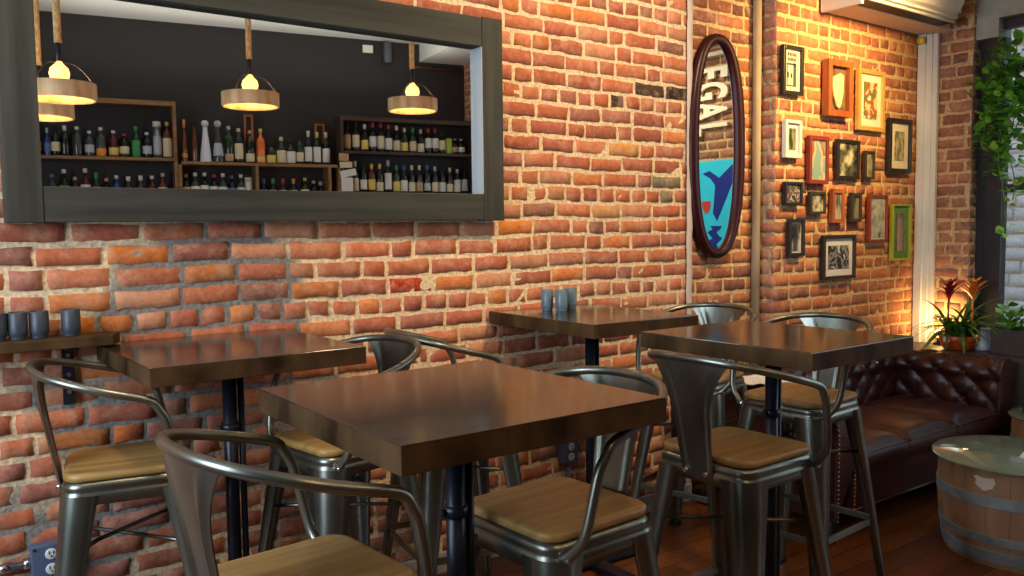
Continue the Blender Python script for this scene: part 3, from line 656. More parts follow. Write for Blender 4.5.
# ------------------------------------------------------------------ wall shelf with cups
sh = thing('wall_shelf', 'dark wooden ledge on the left wall holding four dark cups', 'shelf', (0, 0, 0))
mb = MB(); mb.prism([(-0.9, D-0.012), (0.575, D-0.012), (0.600, D-0.05), (0.565, D-0.13), (-0.9, D-0.13)], 1.073, 1.106); mb.build('shelf_board', M_edge, sh, bevel=0.004)
mb = MB(); mb.box((0.435, D-0.020, 0.885), (0.470, D-0.012, 1.073), bev=0.001); mb.box((0.435, D-0.115, 1.065), (0.470, D-0.012, 1.073), bev=0.001)
br = mb.build('bracket', M_black, sh)
mb = MB()
for z in (1.04, 0.98, 0.925): mb.cyl((0.4525, D-0.020, z), (0.4525, D-0.024, z), 0.007, 10)
mb.build('screws', M_bolt, br)
def cup(x, y, z, m_, lab, grp, r=0.028, h=0.088):
    mb = MB(); mb.lathe([(0.0, 0.0), (r*0.84, 0.0), (r*0.88, 0.003), (r*0.84, 0.008), (r*0.97, 0.013), (r, 0.025), (r, h-0.002), (r-0.002, h), (r-0.004, h-0.002), (r-0.004, 0.02), (0.0, 0.018)], 24)
    o = mb.build('cup', m_, loc=(x, y, z)); tag(o, lab, 'cup', grp); return o
for x, lab in ((0.262, 'dark slate cup leftmost on the wall ledge, partly cut off'), (0.316, 'dark slate cup second from left on the wall ledge'), (0.372, 'dark slate cup third from left on the wall ledge'), (0.458, 'dark slate cup standing apart at right of the wall ledge')):
    cup(x, D-0.07, 1.106, M_cup, lab, 'dark cups on the wall ledge', 0.027, 0.082)
for x, y, lab in ((2.262, 2.80, 'blue cup on the left of the three on the wall table'), (2.286, 2.735, 'blue cup in the middle, nearest of the three on the wall table'), (2.372, 2.775, 'blue cup on the right of the three on the wall table')):
    cup(x, y, 1.069, M_cup2, lab, 'blue cups on the wall table', 0.026, 0.09)

# ------------------------------------------------------------------ outlets
def outlet(loc, wx, hz, label, conduit, tilt=0.0):
    t = thing('outlet_box', label, 'outlet', loc)
    mb = MB(); mb.prism(rrect(-wx/2, -hz/2, wx/2, hz/2, 0.006, 3), 0.0, 0.045, M=Matrix(((1, 0, 0, 0), (0, 0, -1, 0), (0, 1, 0, 0), (0, 0, 0, 1)))); mb.build('box', M_box, t, bevel=0.003)
    for s_ in (-1, 1):
        mb = MB(); mb.lathe([(0.0, 0.0), (0.0175, 0.0), (0.0175, 0.003), (0.015, 0.004), (0.0, 0.004)], 20, M=Matrix.Translation((0, -0.045, s_*0.0235)) @ Matrix.Rotation(PI/2, 4, 'X'))
        rc = mb.build('receptacle', M_plug, t)
        mb = MB()
        for x in (-0.006, 0.006): mb.box((x-0.0013, -0.0505, s_*0.0235+0.000), (x+0.0013, -0.049, s_*0.0235+0.009))
        mb.cyl((0, -0.049, s_*0.0235-0.007), (0, -0.0505, s_*0.0235-0.007), 0.0028, 8); mb.build('slots', M_slot, rc)
    mb = MB()
    for x in (-1, 1):
        for z in (-1, 1): mb.cyl((x*(wx/2-0.009), -0.045, z*(hz/2-0.009)), (x*(wx/2-0.009), -0.048, z*(hz/2-0.009)), 0.004, 8)
    mb.build('corner_screws', M_slot, t)
    mb = MB()
    if conduit == 'left': mb.tube([(-wx/2, -0.022, 0.0), (-0.7, -0.022, 0.0)], 0.011, 12); mb.cyl((-wx/2, -0.022, 0), (-wx/2-0.02, -0.022, 0), 0.017, 12); mb.cyl((-wx/2-0.05, -0.022, 0), (-wx/2-0.09, -0.022, 0), 0.015, 12)
    else: mb.tube([(0, -0.022, -hz/2), (0, -0.022, -0.32)], 0.011, 12); mb.cyl((0, -0.022, -hz/2), (0, -0.022, -hz/2-0.02), 0.016, 12)
    mb.build('conduit', M_bolt if conduit == 'left' else M_box, t); return t
outlet((0.375, D-0.012, 0.413), 0.108, 0.105, 'blue-grey double outlet box low on the wall at bottom left', 'left')
outlet((2.478, D-0.012, 0.402), 0.085, 0.105, 'grey double outlet box on the wall glimpsed beneath the nearest table', 'down')

# ------------------------------------------------------------------ sofa
sf = thing('leather_sofa', 'tufted oxblood leather chesterfield sofa under the pictures', 'sofa', (0, 0, 0))
# profile: (outward d, height); inner face then roll then outer face
def arm_profile():
    p = [(0.0, 0.36), (0.0, 0.42), (0.004, 0.50), (0.010, 0.56)]
    cx_, cz_, r_ = 0.085, 0.600, 0.088
    for k in range(15):
        a = math.radians(190-k*16); p.append((cx_+r_*math.cos(a), cz_+r_*math.sin(a)))
    p += [(0.15, 0.52), (0.15, 0.40), (0.15, 0.12)]
    return p
AP = arm_profile()
def prof_at(v):
    L_ = [0]; 
    for i in range(1, len(AP)): L_.append(L_[-1]+math.dist(AP[i], AP[i-1]))
    s_ = v*L_[-1]; i = 1
    while i < len(AP)-1 and L_[i] < s_: i += 1
    t_ = (s_-L_[i-1])/(L_[i]-L_[i-1]); a, b = AP[i-1], AP[i]
    p = (a[0]+(b[0]-a[0])*t_, a[1]+(b[1]-a[1])*t_); tx, tz = b[0]-a[0], b[1]-a[1]; l_ = math.hypot(tx, tz)
    return p, (-tz/l_, tx/l_), s_
def tuft(s_, u, off=0.0):
    # diamond quilting: s_ = distance along profile, u = distance along the sofa
    a = (u+off)/0.155; b = (s_-0.16)/0.150
    k = abs(math.sin(PI*(a+b)/1.0*1.0))*abs(math.sin(PI*(a-b)))
    f = min(1, max(0, (0.56-s_)/0.06))*min(1, max(0, s_/0.05))
    vert = abs(math.sin(PI*a)) if s_ < 0.02 else 1
    return (0.024*(k**0.36)-0.018)*f
def sweep(mb, origin, along, out, length, nu, nv, off=0.0, tufted=True):
    origin, along, out = Vector(origin), Vector(along), Vector(out)
    def fn(u, v):
        (d, h), (nd, nh), s_ = prof_at(v)
        e = tuft(s_, u*length, off) if tufted else 0
        ed = min(1, u*length/0.03, (1-u)*length/0.03); e = e*ed-(1-ed)*0.004
        return origin+along*(u*length)+out*(d+nd*e)+Vector((0, 0, h+nh*e))
    mb.grid(fn, nu, nv)
X0, X1, Y0, Y1 = 3.27, 4.98, 2.08, 2.83
mb = MB(); sweep(mb, (X0+0.05, Y1-0.185, 0), (1, 0, 0), (0, 1, 0), X1-X0-0.10, 170, 70); mb.build('backrest', M_leather, sf)
def nails(mb, pts, r=0.0065):
    for p, nrm in pts:
        M_ = Matrix.Translation(p) @ Vector(nrm).to_track_quat('Z', 'Y').to_matrix().to_4x4()
        mb.lathe([(r, 0), (r*0.8, r*0.5), (r*0.35, r*0.75), (0.0001, r*0.8)], 8, M=M_)
for side_ in (-1, 1):
    ox = X0+0.15 if side_ < 0 else X1-0.19; out = (side_, 0, 0)
    mb = MB(); sweep(mb, (ox, Y0+0.005, 0), (0, 1, 0), out, Y1-Y0-0.02, 80, 70, 0.05)
    a_ = mb.build('arm', M_leather, sf)
    fp = [(ox+side_*d, h) for d, h in AP]
    mb = MB(); mb.prism(fp, 0, 0.022, M=Matrix(((1, 0, 0, 0), (0, 0, 1, Y0-0.012), (0, 1, 0, 0), (0, 0, 0, 1))))
    mb.build('arm_panel', M_leather, a_, bevel=0.006)
    np_ = []
    pts = [(ox+side_*d, h) for d, h in AP]
    dense = []
    for i in range(1, len(pts)):
        dd = math.dist(pts[i], pts[i-1]); k = max(1, int(dd/0.004))
        for q in range(k): dense.append((pts[i-1][0]+(pts[i][0]-pts[i-1][0])*q/k, pts[i-1][1]+(pts[i][1]-pts[i-1][1])*q/k))
    ccx = sum(p[0] for p in pts)/len(pts)
    lastp = None; cnt = 0
    mbn = MB(); arr = []
    for x, h in dense:
        x2 = x+(0.012 if x < ox+side_*0.075 and side_ > 0 else (-0.012 if x > ox+side_*0.075 and side_ < 0 else (0.012*(-side_)))); 
        if lastp is None or math.dist(lastp, (x, h)) > 0.019: arr.append(((x2, Y0-0.013, h), (0, -1, 0))); lastp = (x, h)
    ex = ox if side_ > 0 else ox
    for k in range(12): arr.append(((ox+side_*0.012, Y0-0.013, 0.14+0.019*k), (0, -1, 0)))
    if side_ < 0: nails(mbn, arr); tr = mbn.build('nailhead_trim', M_nail, a_); tr['kind'] = 'stuff'
    # buttons
    for i in range(6):
        for j_ in range(2):
            pass
def buttons(parent, origin, along, out, length, off):
    origin, along, out = Vector(origin), Vector(along), Vector(out); Ltot = prof_at(1.0)[2]
    for jb in range(-1, 3):
        s_ = 0.16+jb*0.075
        if s_ < 0.06 or s_ > 0.48: continue
        for ib in range(-1, 40):
            u = (ib+(0.5 if jb % 2 else 0.0))*0.155-off
            if u < 0.04 or u > length-0.04: continue
            (d, h), (nd, nh), _ = prof_at(s_/Ltot)
            p = origin+along*u+out*(d-nd*0.020)+Vector((0, 0, h-nh*0.020)); nr = out*nd+Vector((0, 0, nh))
            M_ = Matrix.Translation(p) @ nr.to_track_quat('Z', 'Y').to_matrix().to_4x4()
            MB().lathe([(0.012, 0.0), (0.011, 0.005), (0.006, 0.009), (0.0001, 0.010)], 10, M=M_).build('button', M_leather, parent)
bk = [c for c in kids(sf) if c.name.startswith('backrest')][0]; arms = [c for c in kids(sf) if c.name.startswith('arm')]
buttons(bk, (X0+0.05, Y1-0.185, 0), (1, 0, 0), (0, 1, 0), X1-X0-0.1, 0.0)
buttons(arms[0], (X0+0.15, Y0+0.005, 0), (0, 1, 0), (-1, 0, 0), Y1-Y0-0.02, 0.05)
buttons(arms[1], (X1-0.19, Y0+0.005, 0), (0, 1, 0), (1, 0, 0), Y1-Y0-0.02, 0.05)
# cushions
cw = (X1-0.19-(X0+0.15))/3
for i in range(3):
    a, b = X0+0.15+i*cw+0.003, X0+0.15+(i+1)*cw-0.003; c_, d_ = Y0+0.0, Y1-0.20
    def cf(u, v, a=a, b=b, c_=c_, d_=d_, top=True):
        x, y = a+(b-a)*u, c_+(d_-c_)*v
        crown = (1-(2*u-1)**4)*(1-(2*v-1)**6)
        rx = 1-(abs(2*u-1)**14); ry = 1-(abs(2*v-1)**18)
        z = 0.395+0.020*rx*ry+0.022*crown+0.004*noise.noise((x*7, y*7, i))
        return Vector((x, y, z))
    mb = MB(); mb.grid(cf, 24, 30)
    mb.grid(lambda u, v: Vector((a+(b-a)*u, c_-0.012*math.sin(PI*v), 0.30+(cf(u, 0).z-0.30)*v)), 24, 8)
    mb.grid(lambda u, v: Vector((a+(b-a)*u, d_, 0.30+(cf(u, 1).z-0.30)*v)), 24, 2)
    for xx, uu in ((a, 0), (b, 1)): mb.grid(lambda u, v, xx=xx, uu=uu: Vector((xx, c_+(d_-c_)*u, 0.30+(cf(uu, u).z-0.30)*v)), 30, 3)
    mb.tube(spline([(a+0.004, c_-0.006, 0.392), ((a+b)/2, c_-0.010, 0.396), (b-0.004, c_-0.006, 0.392)], 6), 0.005, 8)
    cu_ = mb.build('seat_cushion', M_leather, sf)
mb = MB(); mb.box((X0+0.14, Y0+0.01, 0.13), (X1-0.18, Y1-0.05, 0.305), bev=0.012); mb.tube([(X0+0.15, Y0+0.008, 0.14), (X1-0.19, Y0+0.008, 0.14)], 0.006, 8)
mb.build('seat_base', M_leather, sf)
for x in (X0+0.08, X1-0.1):
    for y in (Y0+0.06, Y1-0.1): MB().lathe([(0.018, 0), (0.028, 0.03), (0.03, 0.06), (0.022, 0.075), (0.03, 0.125)], 16, c=(x, y, 0)).build('bun_foot', M_black, sf)
# white cloth lying over the arm
mb = MB()
def cl(u, v):
    x = 3.24+0.30*u; y = 2.34+0.26*v
    return Vector((x, y, 0.693-0.9*max(0, 3.30-x)**1.6+0.012*noise.noise((x*14, y*14, 0))-0.35*max(0, x-3.42)))
mb.grid(cl, 24, 20); o = mb.build('cloth', mat('white_cotton', (0.85, 0.86, 0.86), 0.8)); md = o.modifiers.new('s', 'SOLIDIFY'); md.thickness = 0.003
tag(o, 'crumpled white cloth draped over the left arm of the leather sofa', 'cloth')

# ------------------------------------------------------------------ barrels
M_stave = add_noise(mat('barrel_oak', rough=0.7), (0.28, 0.17, 0.095), (0.52, 0.36, 0.23), (9, 9, 2.5), 8, (0.6, 0.8), 0.3, 0.3, 0.7)
M_hoop = add_noise(mat('galvanised_hoop', rough=0.6, metal=0.25), (0.20, 0.29, 0.36), (0.40, 0.52, 0.58), (10, 10, 10), 6, (0.4, 0.6))
M_gtop = mat('green_glass_top', (0.62, 0.80, 0.66), 0.02, 0, Transmission_Weight=0.75, IOR=1.5)
M_gedge = mat('glass_edge', (0.35, 0.55, 0.30), 0.1, 0.0, Transmission_Weight=0.3)
def barrel(cx, cy, r, h, label, seed=0):
    t = thing('barrel_table', label, 'table', (cx, cy, 0), 0, 'half barrel tables')
    def rad(z): k = z/h; return r*(0.865+0.135*math.sin(PI*(0.08+0.92*k*0.62)))
    rr = random.Random(seed); NS = 22; mb = MB(); a = 0
    for k in range(NS):
        a0, a1 = 2*PI*k/NS, 2*PI*(k+1)/NS-0.005
        def fn(u, v, a0=a0, a1=a1):
            z = v*h; q = a0+(a1-a0)*u; e = rad(z)+0.004*math.sin(PI*u)
            return Vector((e*math.cos(q), e*math.sin(q), z))
        mb.grid(fn, 3, 14); 
    mb.lathe([(rad(0)-0.006, 0.0), (rad(h*.5)-0.006, h*.5), (rad(h)-0.006, h-0.002), (0.0, h-0.002)], 44)
    mb.build('staves', M_stave, t)
    for z, hh in ((0.022, 0.050), (0.100, 0.036), (h*0.635, 0.046)):
        MB().lathe([(rad(z)+0.003, z), (rad(z)+0.0075, z+0.001), (rad(z+hh)+0.0075, z+hh-0.001), (rad(z+hh)+0.003, z+hh), (rad(z)+0.003, z)], 96, smooth=False).build('hoop', M_hoop, t)
    MB().lathe([(0.0, h-0.001), (rad(h)-0.004, h-0.001), (rad(h)-0.004, h+0.002), (0.0, h+0.002)], 48).build('barrel_head', mat('pale_head', (0.36, 0.36, 0.26), 0.6), t)
    R1 = r*1.085
    MB().lathe([(0.0, h+0.004), (R1-0.004, h+0.004), (R1, h+0.008), (R1, h+0.013), (R1-0.004, h+0.016), (0.0, h+0.016)], 72).build('glass_top', M_gtop, t)
    return t, rad
bt_, rad = barrel(3.905, 1.592, 0.319, 0.405, 'half wine barrel table with round glass top in front of the sofa', 1)
# torn paper label on the near side of the barrel
a0 = math.atan2(-1.592, -3.905)-0.02
mb = MB(); rr = random.Random(4)
blob = []
for k in range(22):
    an = 2*PI*k/22; q = 1+0.35*noise.noise((math.cos(an)*2.3, math.sin(an)*2.3, 1.1)); blob.append((0.075*q*math.cos(an)/0.36*0.62, 0.026*q*math.sin(an)+(0.010*math.cos(2*an))))
ctr = 3.13
vs = [((rad(0.345)+0.0065)*math.cos(ctr), (rad(0.345)+0.0065)*math.sin(ctr), 0.360)]+[((rad(0.345)+0.0065)*math.cos(ctr+x), (rad(0.345)+0.0065)*math.sin(ctr+x), 0.360+z) for x, z in blob]
mb.add(vs, [(0, i+1, (i+1) % 22+1) for i in range(22)]); o = mb.build('torn_label', mat('old_paper', (0.85, 0.84, 0.80), 0.8), bt_); md = o.modifiers.new('s', 'SOLIDIFY'); md.thickness = 0.002
# paper on the glass
mb = MB(); mb.prism([(0, 0), (0.21, 0.02), (0.20, 0.14), (0.05, 0.12)], 0, 0.0015); mb.build('paper', mat('white_paper', (0.80, 0.82, 0.85), 0.6), loc=(3.80, 1.45, 0.4222), rz=0.1)
pp = bpy.data.objects['paper']; tag(pp, 'white paper sheet lying on the glass of the near barrel', 'paper')
barrel(4.85, 1.775, 0.235, 0.405, 'second barrel table at right edge beyond the near one', 3)

cup(4.735, 1.885, 0.4215, mat('navy_glass', (0.01, 0.03, 0.10), 0.15), 'dark blue tumbler on the second barrel at the right edge', 'tumblers on the far barrel', 0.042, 0.11)

# ------------------------------------------------------------------ plants
M_leaf = add_noise(mat('leaf_green', rough=0.4, Subsurface_Weight=0.0), (0.03, 0.10, 0.015), (0.10, 0.26, 0.03), (9, 9, 9), 3)
M_leaf2 = add_noise(mat('leaf_light', rough=0.4), (0.05, 0.22, 0.02), (0.20, 0.48, 0.05), (9, 9, 9), 3)
M_terra = mat('orange_glaze', (0.50, 0.08, 0.02), 0.3); M_soil = mat('soil', (0.02, 0.015, 0.01), 0.9)
def blade(mb, base, ang, L_, w_, lift, droop, rr, mi=0):
    n_ = 9; d = Vector((math.cos(ang), math.sin(ang), 0)); s_ = Vector((-d.y, d.x, 0)); vs = []
    for i in range(n_+1):
        u = i/n_; p = Vector(base)+d*(L_*u*(0.55+0.45*u) if lift > 0.5 else L_*u)+Vector((0, 0, lift*L_*u-droop*L_*u*u))
        ww = w_*(math.sin(PI*min(1, 0.12+u*0.86))**0.8)
        vs += [p-s_*ww+Vector((0, 0, ww*0.5)), p, p+s_*ww+Vector((0, 0, ww*0.5))]
    fs = []
    for i in range(n_):
        for k in (0, 1): a = i*3+k; fs.append((a, a+1, a+4, a+3))
    mb.add(vs, fs, mi, True)
def bromeliad(loc, label):
    t = thing('potted_bromeliad', label, 'plant', loc)
    MB().lathe([(0.0, 0.0), (0.07, 0.0), (0.085, 0.01), (0.108, 0.06), (0.113, 0.085), (0.108, 0.09), (0.10, 0.075), (0.0, 0.072)], 32).build('pot', M_terra, t)
    MB().lathe([(0.0, 0.0735), (0.099, 0.0735), (0.098, 0.078), (0.0, 0.080)], 24).build('soil', M_soil, t)
    MB().box((-0.118, 0.0, 0.055), (-0.108, 0.035, 0.085)).build('price_tag', M_plug, t)
    rr = random.Random(9); mb = MB()
    for k in range(85):
        a = rr.uniform(0, 2*PI); b_ = (rr.uniform(-0.05, 0.05), rr.uniform(-0.06, 0.06), 0.075)
        blade(mb, b_, a, rr.uniform(0.16, 0.32), rr.uniform(0.008, 0.014), rr.uniform(0.7, 1.5), rr.uniform(0.45, 1.2), rr)
    mb.build('leaves', M_leaf, t)
    for (x, y, z, col, nm) in ((-0.02, 0.055, 0.34, (0.35, 0.01, 0.02), 'red'), (0.02, -0.065, 0.345, (0.75, 0.22, 0.02), 'orange')):
        mb = MB()
        for k in range(16):
            a = k*2.4; blade(mb, (x, y, z-0.05+0.005*k), a, 0.065+0.014*(k % 3), 0.012, 1.3, 0.3, rr)
        mb.tube([(x, y, 0.07), (x, y, z)], 0.006, 8); f_o = mb.build('flower', mat(nm+'_bract', col, 0.4), t); f_o['label'] = nm+' star-shaped flower'
    return t
bromeliad((5.17, 2.475, 0.6605), 'bromeliad with red and orange flowers in a low orange pot behind the sofa')
jr = MB().lathe([(0.0, 0.0), (0.045, 0.0), (0.052, 0.01), (0.048, 0.05), (0.036, 0.085), (0.036, 0.12), (0.041, 0.13), (0.036, 0.132), (0.03, 0.12), (0.0, 0.11)], 24).build('ceramic_jug', mat('pale_blue_ceramic', (0.50, 0.58, 0.66), 0.4), loc=(5.25, 2.37, 0.6605))
tag(jr, 'pale blue ceramic jug right of the orange pot', 'jug')
def leafy(mb, c, n_, sx, sy, sz, size, rr, mi=0):
    for k in range(n_):
        p = Vector((c[0]+rr.gauss(0, sx), c[1]+rr.gauss(0, sy), c[2]+rr.gauss(0, sz)))
        a = rr.uniform(0, 2*PI); e = rr.uniform(-0.6, 0.9); d = Vector((math.cos(a)*math.cos(e), math.sin(a)*math.cos(e), math.sin(e))); s_ = d.cross(Vector((rr.uniform(-.3, .3), rr.uniform(-.3, .3), 1))).normalized(); L_ = size*rr.uniform(0.6, 1.3)
        nn = d.cross(s_)
        mb.add([p, p+d*L_*0.35+s_*L_*0.38+nn*L_*.06, p+d*L_*0.72+s_*L_*0.28, p+d*L_-nn*L_*.1, p+d*L_*0.72-s_*L_*0.28, p+d*L_*0.35-s_*L_*0.38+nn*L_*.06, p+d*L_*0.5], [(0, 1, 6), (1, 2, 6), (2, 3, 6), (3, 4, 6), (4, 5, 6), (5, 0, 6)], mi, True)
pt = thing('window_planter', 'dark planter box of bright green leaves in front of the window', 'planter', (5.22, 2.03, 0.6605))
MB().box((-0.10, -0.28, 0), (0.10, 0.24, 0.15), bev=0.006).build('planter_box', M_ledge, pt)
rr = random.Random(5); mb = MB(); 
for k in range(7): leafy(mb, (rr.uniform(-0.06, 0.06), -0.22+0.065*k, 0.20), 34, 0.04, 0.04, 0.055, 0.065, rr)
for k in range(40): blade(mb, (rr.uniform(-0.06, 0.06), rr.uniform(-0.24, 0.22), 0.14), rr.uniform(0, 2*PI), rr.uniform(0.1, 0.2), 0.008, rr.uniform(0.7, 1.4), 0.7, rr)
mb.build('leaves', M_leaf2, pt)
# hanging vine in front of the window
hv = thing('hanging_vine', 'trailing green vine hanging in front of the window frame', 'vine', (0, 0, 0))
mb = MB(); ms = MB(); rr = random.Random(12)
strands = [(5.36, 2.33, 2.50, 1.35), (5.38, 2.38, 2.45, 1.75), (5.34, 2.27, 2.45, 1.95), (5.40, 2.30, 2.35, 1.55), (5.37, 2.20, 2.3, 1.6), (5.36, 2.43, 2.35, 1.9)]
for x, y, za, zb in strands:
    pts = []; 
    for i in range(14):
        u = i/13; pts.append((x+0.03*noise.noise((u*4, x*9, y*9)), y+0.05*noise.noise((u*3, y*11, 2)), za+(zb-za)*u))
    ms.tube(pts, 0.003, 6)
    for i, p in enumerate(pts):
        dens = int(13*(1-abs(p[2]-2.12)/0.7)) if p[2] > 1.5 else 2
        leafy(mb, p, max(2, dens), 0.024, 0.034, 0.035, 0.062, rr)
mb.build('leaves', M_leaf2, hv); ms.build('stems', M_leaf, hv)
# uplight behind the plant
ul = thing('uplight', 'small glowing lamp on the ledge lighting the brick pier', 'lamp', (5.30, 2.66, 0.6605))
MB().lathe([(0.0, 0.0), (0.03, 0.0), (0.032, 0.01), (0.012, 0.02), (0.012, 0.045), (0.0, 0.045)], 20).build('lamp_base', M_black, ul)
m_b = mat('warm_bulb', (1, 0.7, 0.3), 0.5); _, _, bb = nodes(m_b); bb.inputs['Emission Color'].default_value = (1, 0.62, 0.2, 1); bb.inputs['Emission Strength'].default_value = 7
MB().lathe([(0.010, 0.045), (0.014, 0.055), (0.024, 0.075), (0.024, 0.09), (0.014, 0.105), (0.0001, 0.11)], 16).build('bulb', m_b, ul)
point('uplight_glow', (5.30, 2.66, 0.80), 4.5, (1.0, 0.60, 0.2), 0.03)

# ------------------------------------------------------------------ the bar opposite, seen in the mirror
BO = Vector((2.963, -2.484, 0)); BU = Vector((0.9834, 0.1815, 0)); BN = Vector((-0.1815, 0.9834, 0))
BR = math.atan2(BU.y, BU.x)
MBAR = Matrix.Translation(BO) @ Matrix.Rotation(BR, 4, 'Z')
def bar_box(mb, s0, s1, d0, d1, z0, z1, mi=0, bev=0.0): mb.box((s0, d0, z0), (s1, d1, z1), mi, bev)
def place(o): o.matrix_world = MBAR; return o
mb = MB(); mb.box((-4.6, -0.34, 0), (2.85, -0.24, ZT)); o = mb.build('wall_bar', M_dark); o.matrix_world = MBAR; tag(o, kind='structure')
mb = MB(); mb.box((1.9, -0.24, 3.26), (2.85, 1.2, ZT)); o = mb.build('ceiling_soffit', M_ceil); o.matrix_world = MBAR; tag(o, kind='structure')
M_oak = wood('bar_shelf_oak', (0.16, 0.075, 0.025), (0.34, 0.18, 0.07), 0, (0.4, 0.6), 0.1)
M_dsh = wood('dark_shelf_wood', (0.035, 0.018, 0.010), (0.08, 0.042, 0.022), 0, (0.4, 0.6), 0.1)
def unit(name, label, s0, s1, zs, ztop, mt, dividers=(), back=True, rail=True):
    t = thing(name, label, 'shelf'); t.matrix_world = MBAR
    for z in zs: MB().box((s0+0.03, -0.13, z-0.03), (s1-0.03, 0.10, z), bev=0.003).build('shelf_board', mt, t)
    for s_ in (s0, s1-0.03)+tuple(dividers):
        MB().box((s_, -0.13, 1.2), (s_+0.03, 0.105, ztop if s_ in (s0, s1-0.03) else max(zs)-0.03), bev=0.002).build('upright', mt, t)
    if rail: MB().box((s0, -0.13, ztop), (s1, 0.105, ztop+0.045), bev=0.003).build('top_rail', mt, t)
    if back: MB().box((s0+0.03, -0.15, 1.2), (s1-0.03, -0.135, ztop)).build('back_panel', M_dark, t)
    return t
unit('bar_shelf_unit', 'oak framed bar shelf on the left of the mirror reflection', -2.35, -0.66, (2.118, 1.64), 2.60, M_oak)
unit('bar_shelf_unit', 'open wooden bar shelf in the middle of the mirror reflection', -0.655, 0.90, (2.09, 1.66), 2.09-0.03, M_oak, (0.05, 0.77), rail=False)
unit('bar_shelf_unit', 'dark wooden wine rack on the right of the mirror reflection', 0.905, 2.40, (2.238, 1.814), 2.545, M_dsh)
# bottles
def gm(name, c, r=0.12): return mat(name, c, r, 0, Coat_Weight=0.3)
BG = {'dark': gm('glass_dark', (0.006, 0.008, 0.007)), 'green': gm('glass_green', (0.010, 0.035, 0.014)), 'clear': mat('glass_clear', (0.055, 0.06, 0.065), 0.08), 'amber': gm('glass_amber', (0.12, 0.036, 0.010)), 'red': gm('glass_red', (0.10, 0.012, 0.008)),
      'blue': gm('glass_blue', (0.02, 0.06, 0.22)), 'white': mat('porcelain', (0.75, 0.76, 0.80), 0.3), 'orange': gm('liquor_orange', (0.75, 0.16, 0.03)), 'tin': mat('tin_tube', (0.25, 0.30, 0.34), 0.35, 0.7)}
LB = {'cream': mat('label_cream', (0.70, 0.60, 0.36), 0.6), 'white': mat('label_white', (0.72, 0.70, 0.62), 0.6), 'yellow': mat('label_yellow', (0.75, 0.55, 0.12), 0.6), 'green': mat('label_green', (0.05, 0.28, 0.08), 0.6), 'orange': mat('label_orange', (0.80, 0.28, 0.04), 0.6),
      'lime': mat('label_lime', (0.38, 0.55, 0.06), 0.6), 'blue': mat('label_blue', (0.08, 0.16, 0.40), 0.6), 'tan': mat('label_tan', (0.50, 0.32, 0.16), 0.6), 'silver': mat('label_silver', (0.45, 0.48, 0.50), 0.4), 'red': mat('label_red', (0.50, 0.03, 0.03), 0.6), 'black': M_slot}
def bottle(s_, z, h, glass, label, cap, lab, grp, kind='wine', lh=(0.16, 0.46), d=0.0):
    if z < 1.7 and lh == (0.16, 0.46): lh = (0.30, 0.60)
    if z < 1.7 and lh == (.1, .55): lh = (0.30, 0.63)
    t = thing('bottle', lab, 'bottle', MBAR @ Vector((s_, d, z+0.0005)), BR, grp)
    if kind == 'wine': r = 0.037; P = [(0.0, 0), (r*.9, 0), (r, .01), (r, h*.60), (r*.9, h*.66), (r*.42, h*.74), (r*.38, h*.80), (r*.38, h*.93), (0.0, h*.93)]
    elif kind == 'spirit': r = 0.041; P = [(0.0, 0), (r*.92, 0), (r, .01), (r, h*.62), (r*.85, h*.70), (r*.36, h*.77), (r*.34, h*.90), (0.0, h*.90)]
    elif kind == 'slim': r = 0.026; P = [(0.0, 0), (r*.95, 0), (r, .01), (r, h*.5), (r*.7, h*.62), (r*.40, h*.75), (r*.38, h*.92), (0.0, h*.92)]
    elif kind == 'carafe': r = 0.054; P = [(0.0, 0), (r*.95, 0), (r, .012), (r*.9, h*.22), (r*.68, h*.45), (r*.52, h*.62), (r*.40, h*.74), (r*.36, h*.84), (0.0, h*.84)]
    elif kind == 'tube': r = 0.036; P = [(0.0, 0), (r, 0), (r, h*.86), (0.0, h*.86)]
    else: r = 0.045; P = [(0.0, 0), (r*.9, 0), (r, .012), (r, h*.50), (r*.8, h*.62), (r*.33, h*.72), (r*.33, h*.86), (0.0, h*.86)]
    MB().lathe(P, 14).build('bottle_body', BG[glass], t)
    if label:
        def rr_(z_):
            for i in range(1, len(P)):
                if P[i][1] >= z_ and P[i][1] > P[i-1][1]: k = (z_-P[i-1][1])/(P[i][1]-P[i-1][1]); return P[i-1][0]+(P[i][0]-P[i-1][0])*k
            return r
        za, zb = h*lh[0], h*lh[1]; zm = (za+zb)/2
        MB().lathe([(rr_(za)+0.0005, za), (rr_(za)+0.001, za+.001), (rr_(zm)+0.001, zm), (rr_(zb)+0.001, zb-.001), (rr_(zb)+0.0005, zb)], 14).build('bottle_label', LB[label], t)
    ck = {'carafe': 0.034, 'tube': 0.0365}.get(kind, r*0.40); top = P[-1][1]
    if kind == 'carafe':
        MB().lathe([(0.0001, top-.005), (0.02, top), (0.034, top+h*.06), (0.034, top+h*.11), (0.02, top+h*.155), (0.0001, h)], 14).build('stopper', LB.get(cap, M_plug), t)
    else: MB().lathe([(0.0, top-h*0.11 if kind in ('wine', 'slim') else top-0.002), (ck+0.001, top-h*0.11 if kind in ('wine', 'slim') else top-0.002), (ck+0.001, h-.002), (ck*.8, h), (0.0, h)], 12).build('cap', LB.get(cap, M_plug), t)
    return t
ORD = ['first', 'second', 'third', 'fourth', 'fifth', 'sixth', 'seventh', 'eighth', 'ninth', 'tenth', 'eleventh', 'twelfth', 'thirteenth', 'fourteenth', 'fifteenth', 'sixteenth', 'seventeenth']
GN = {'dark': 'dark', 'green': 'green', 'clear': 'clear', 'amber': 'amber', 'red': 'red', 'blue': 'blue', 'white': 'white porcelain', 'orange': 'orange', 'tin': 'grey tube'}
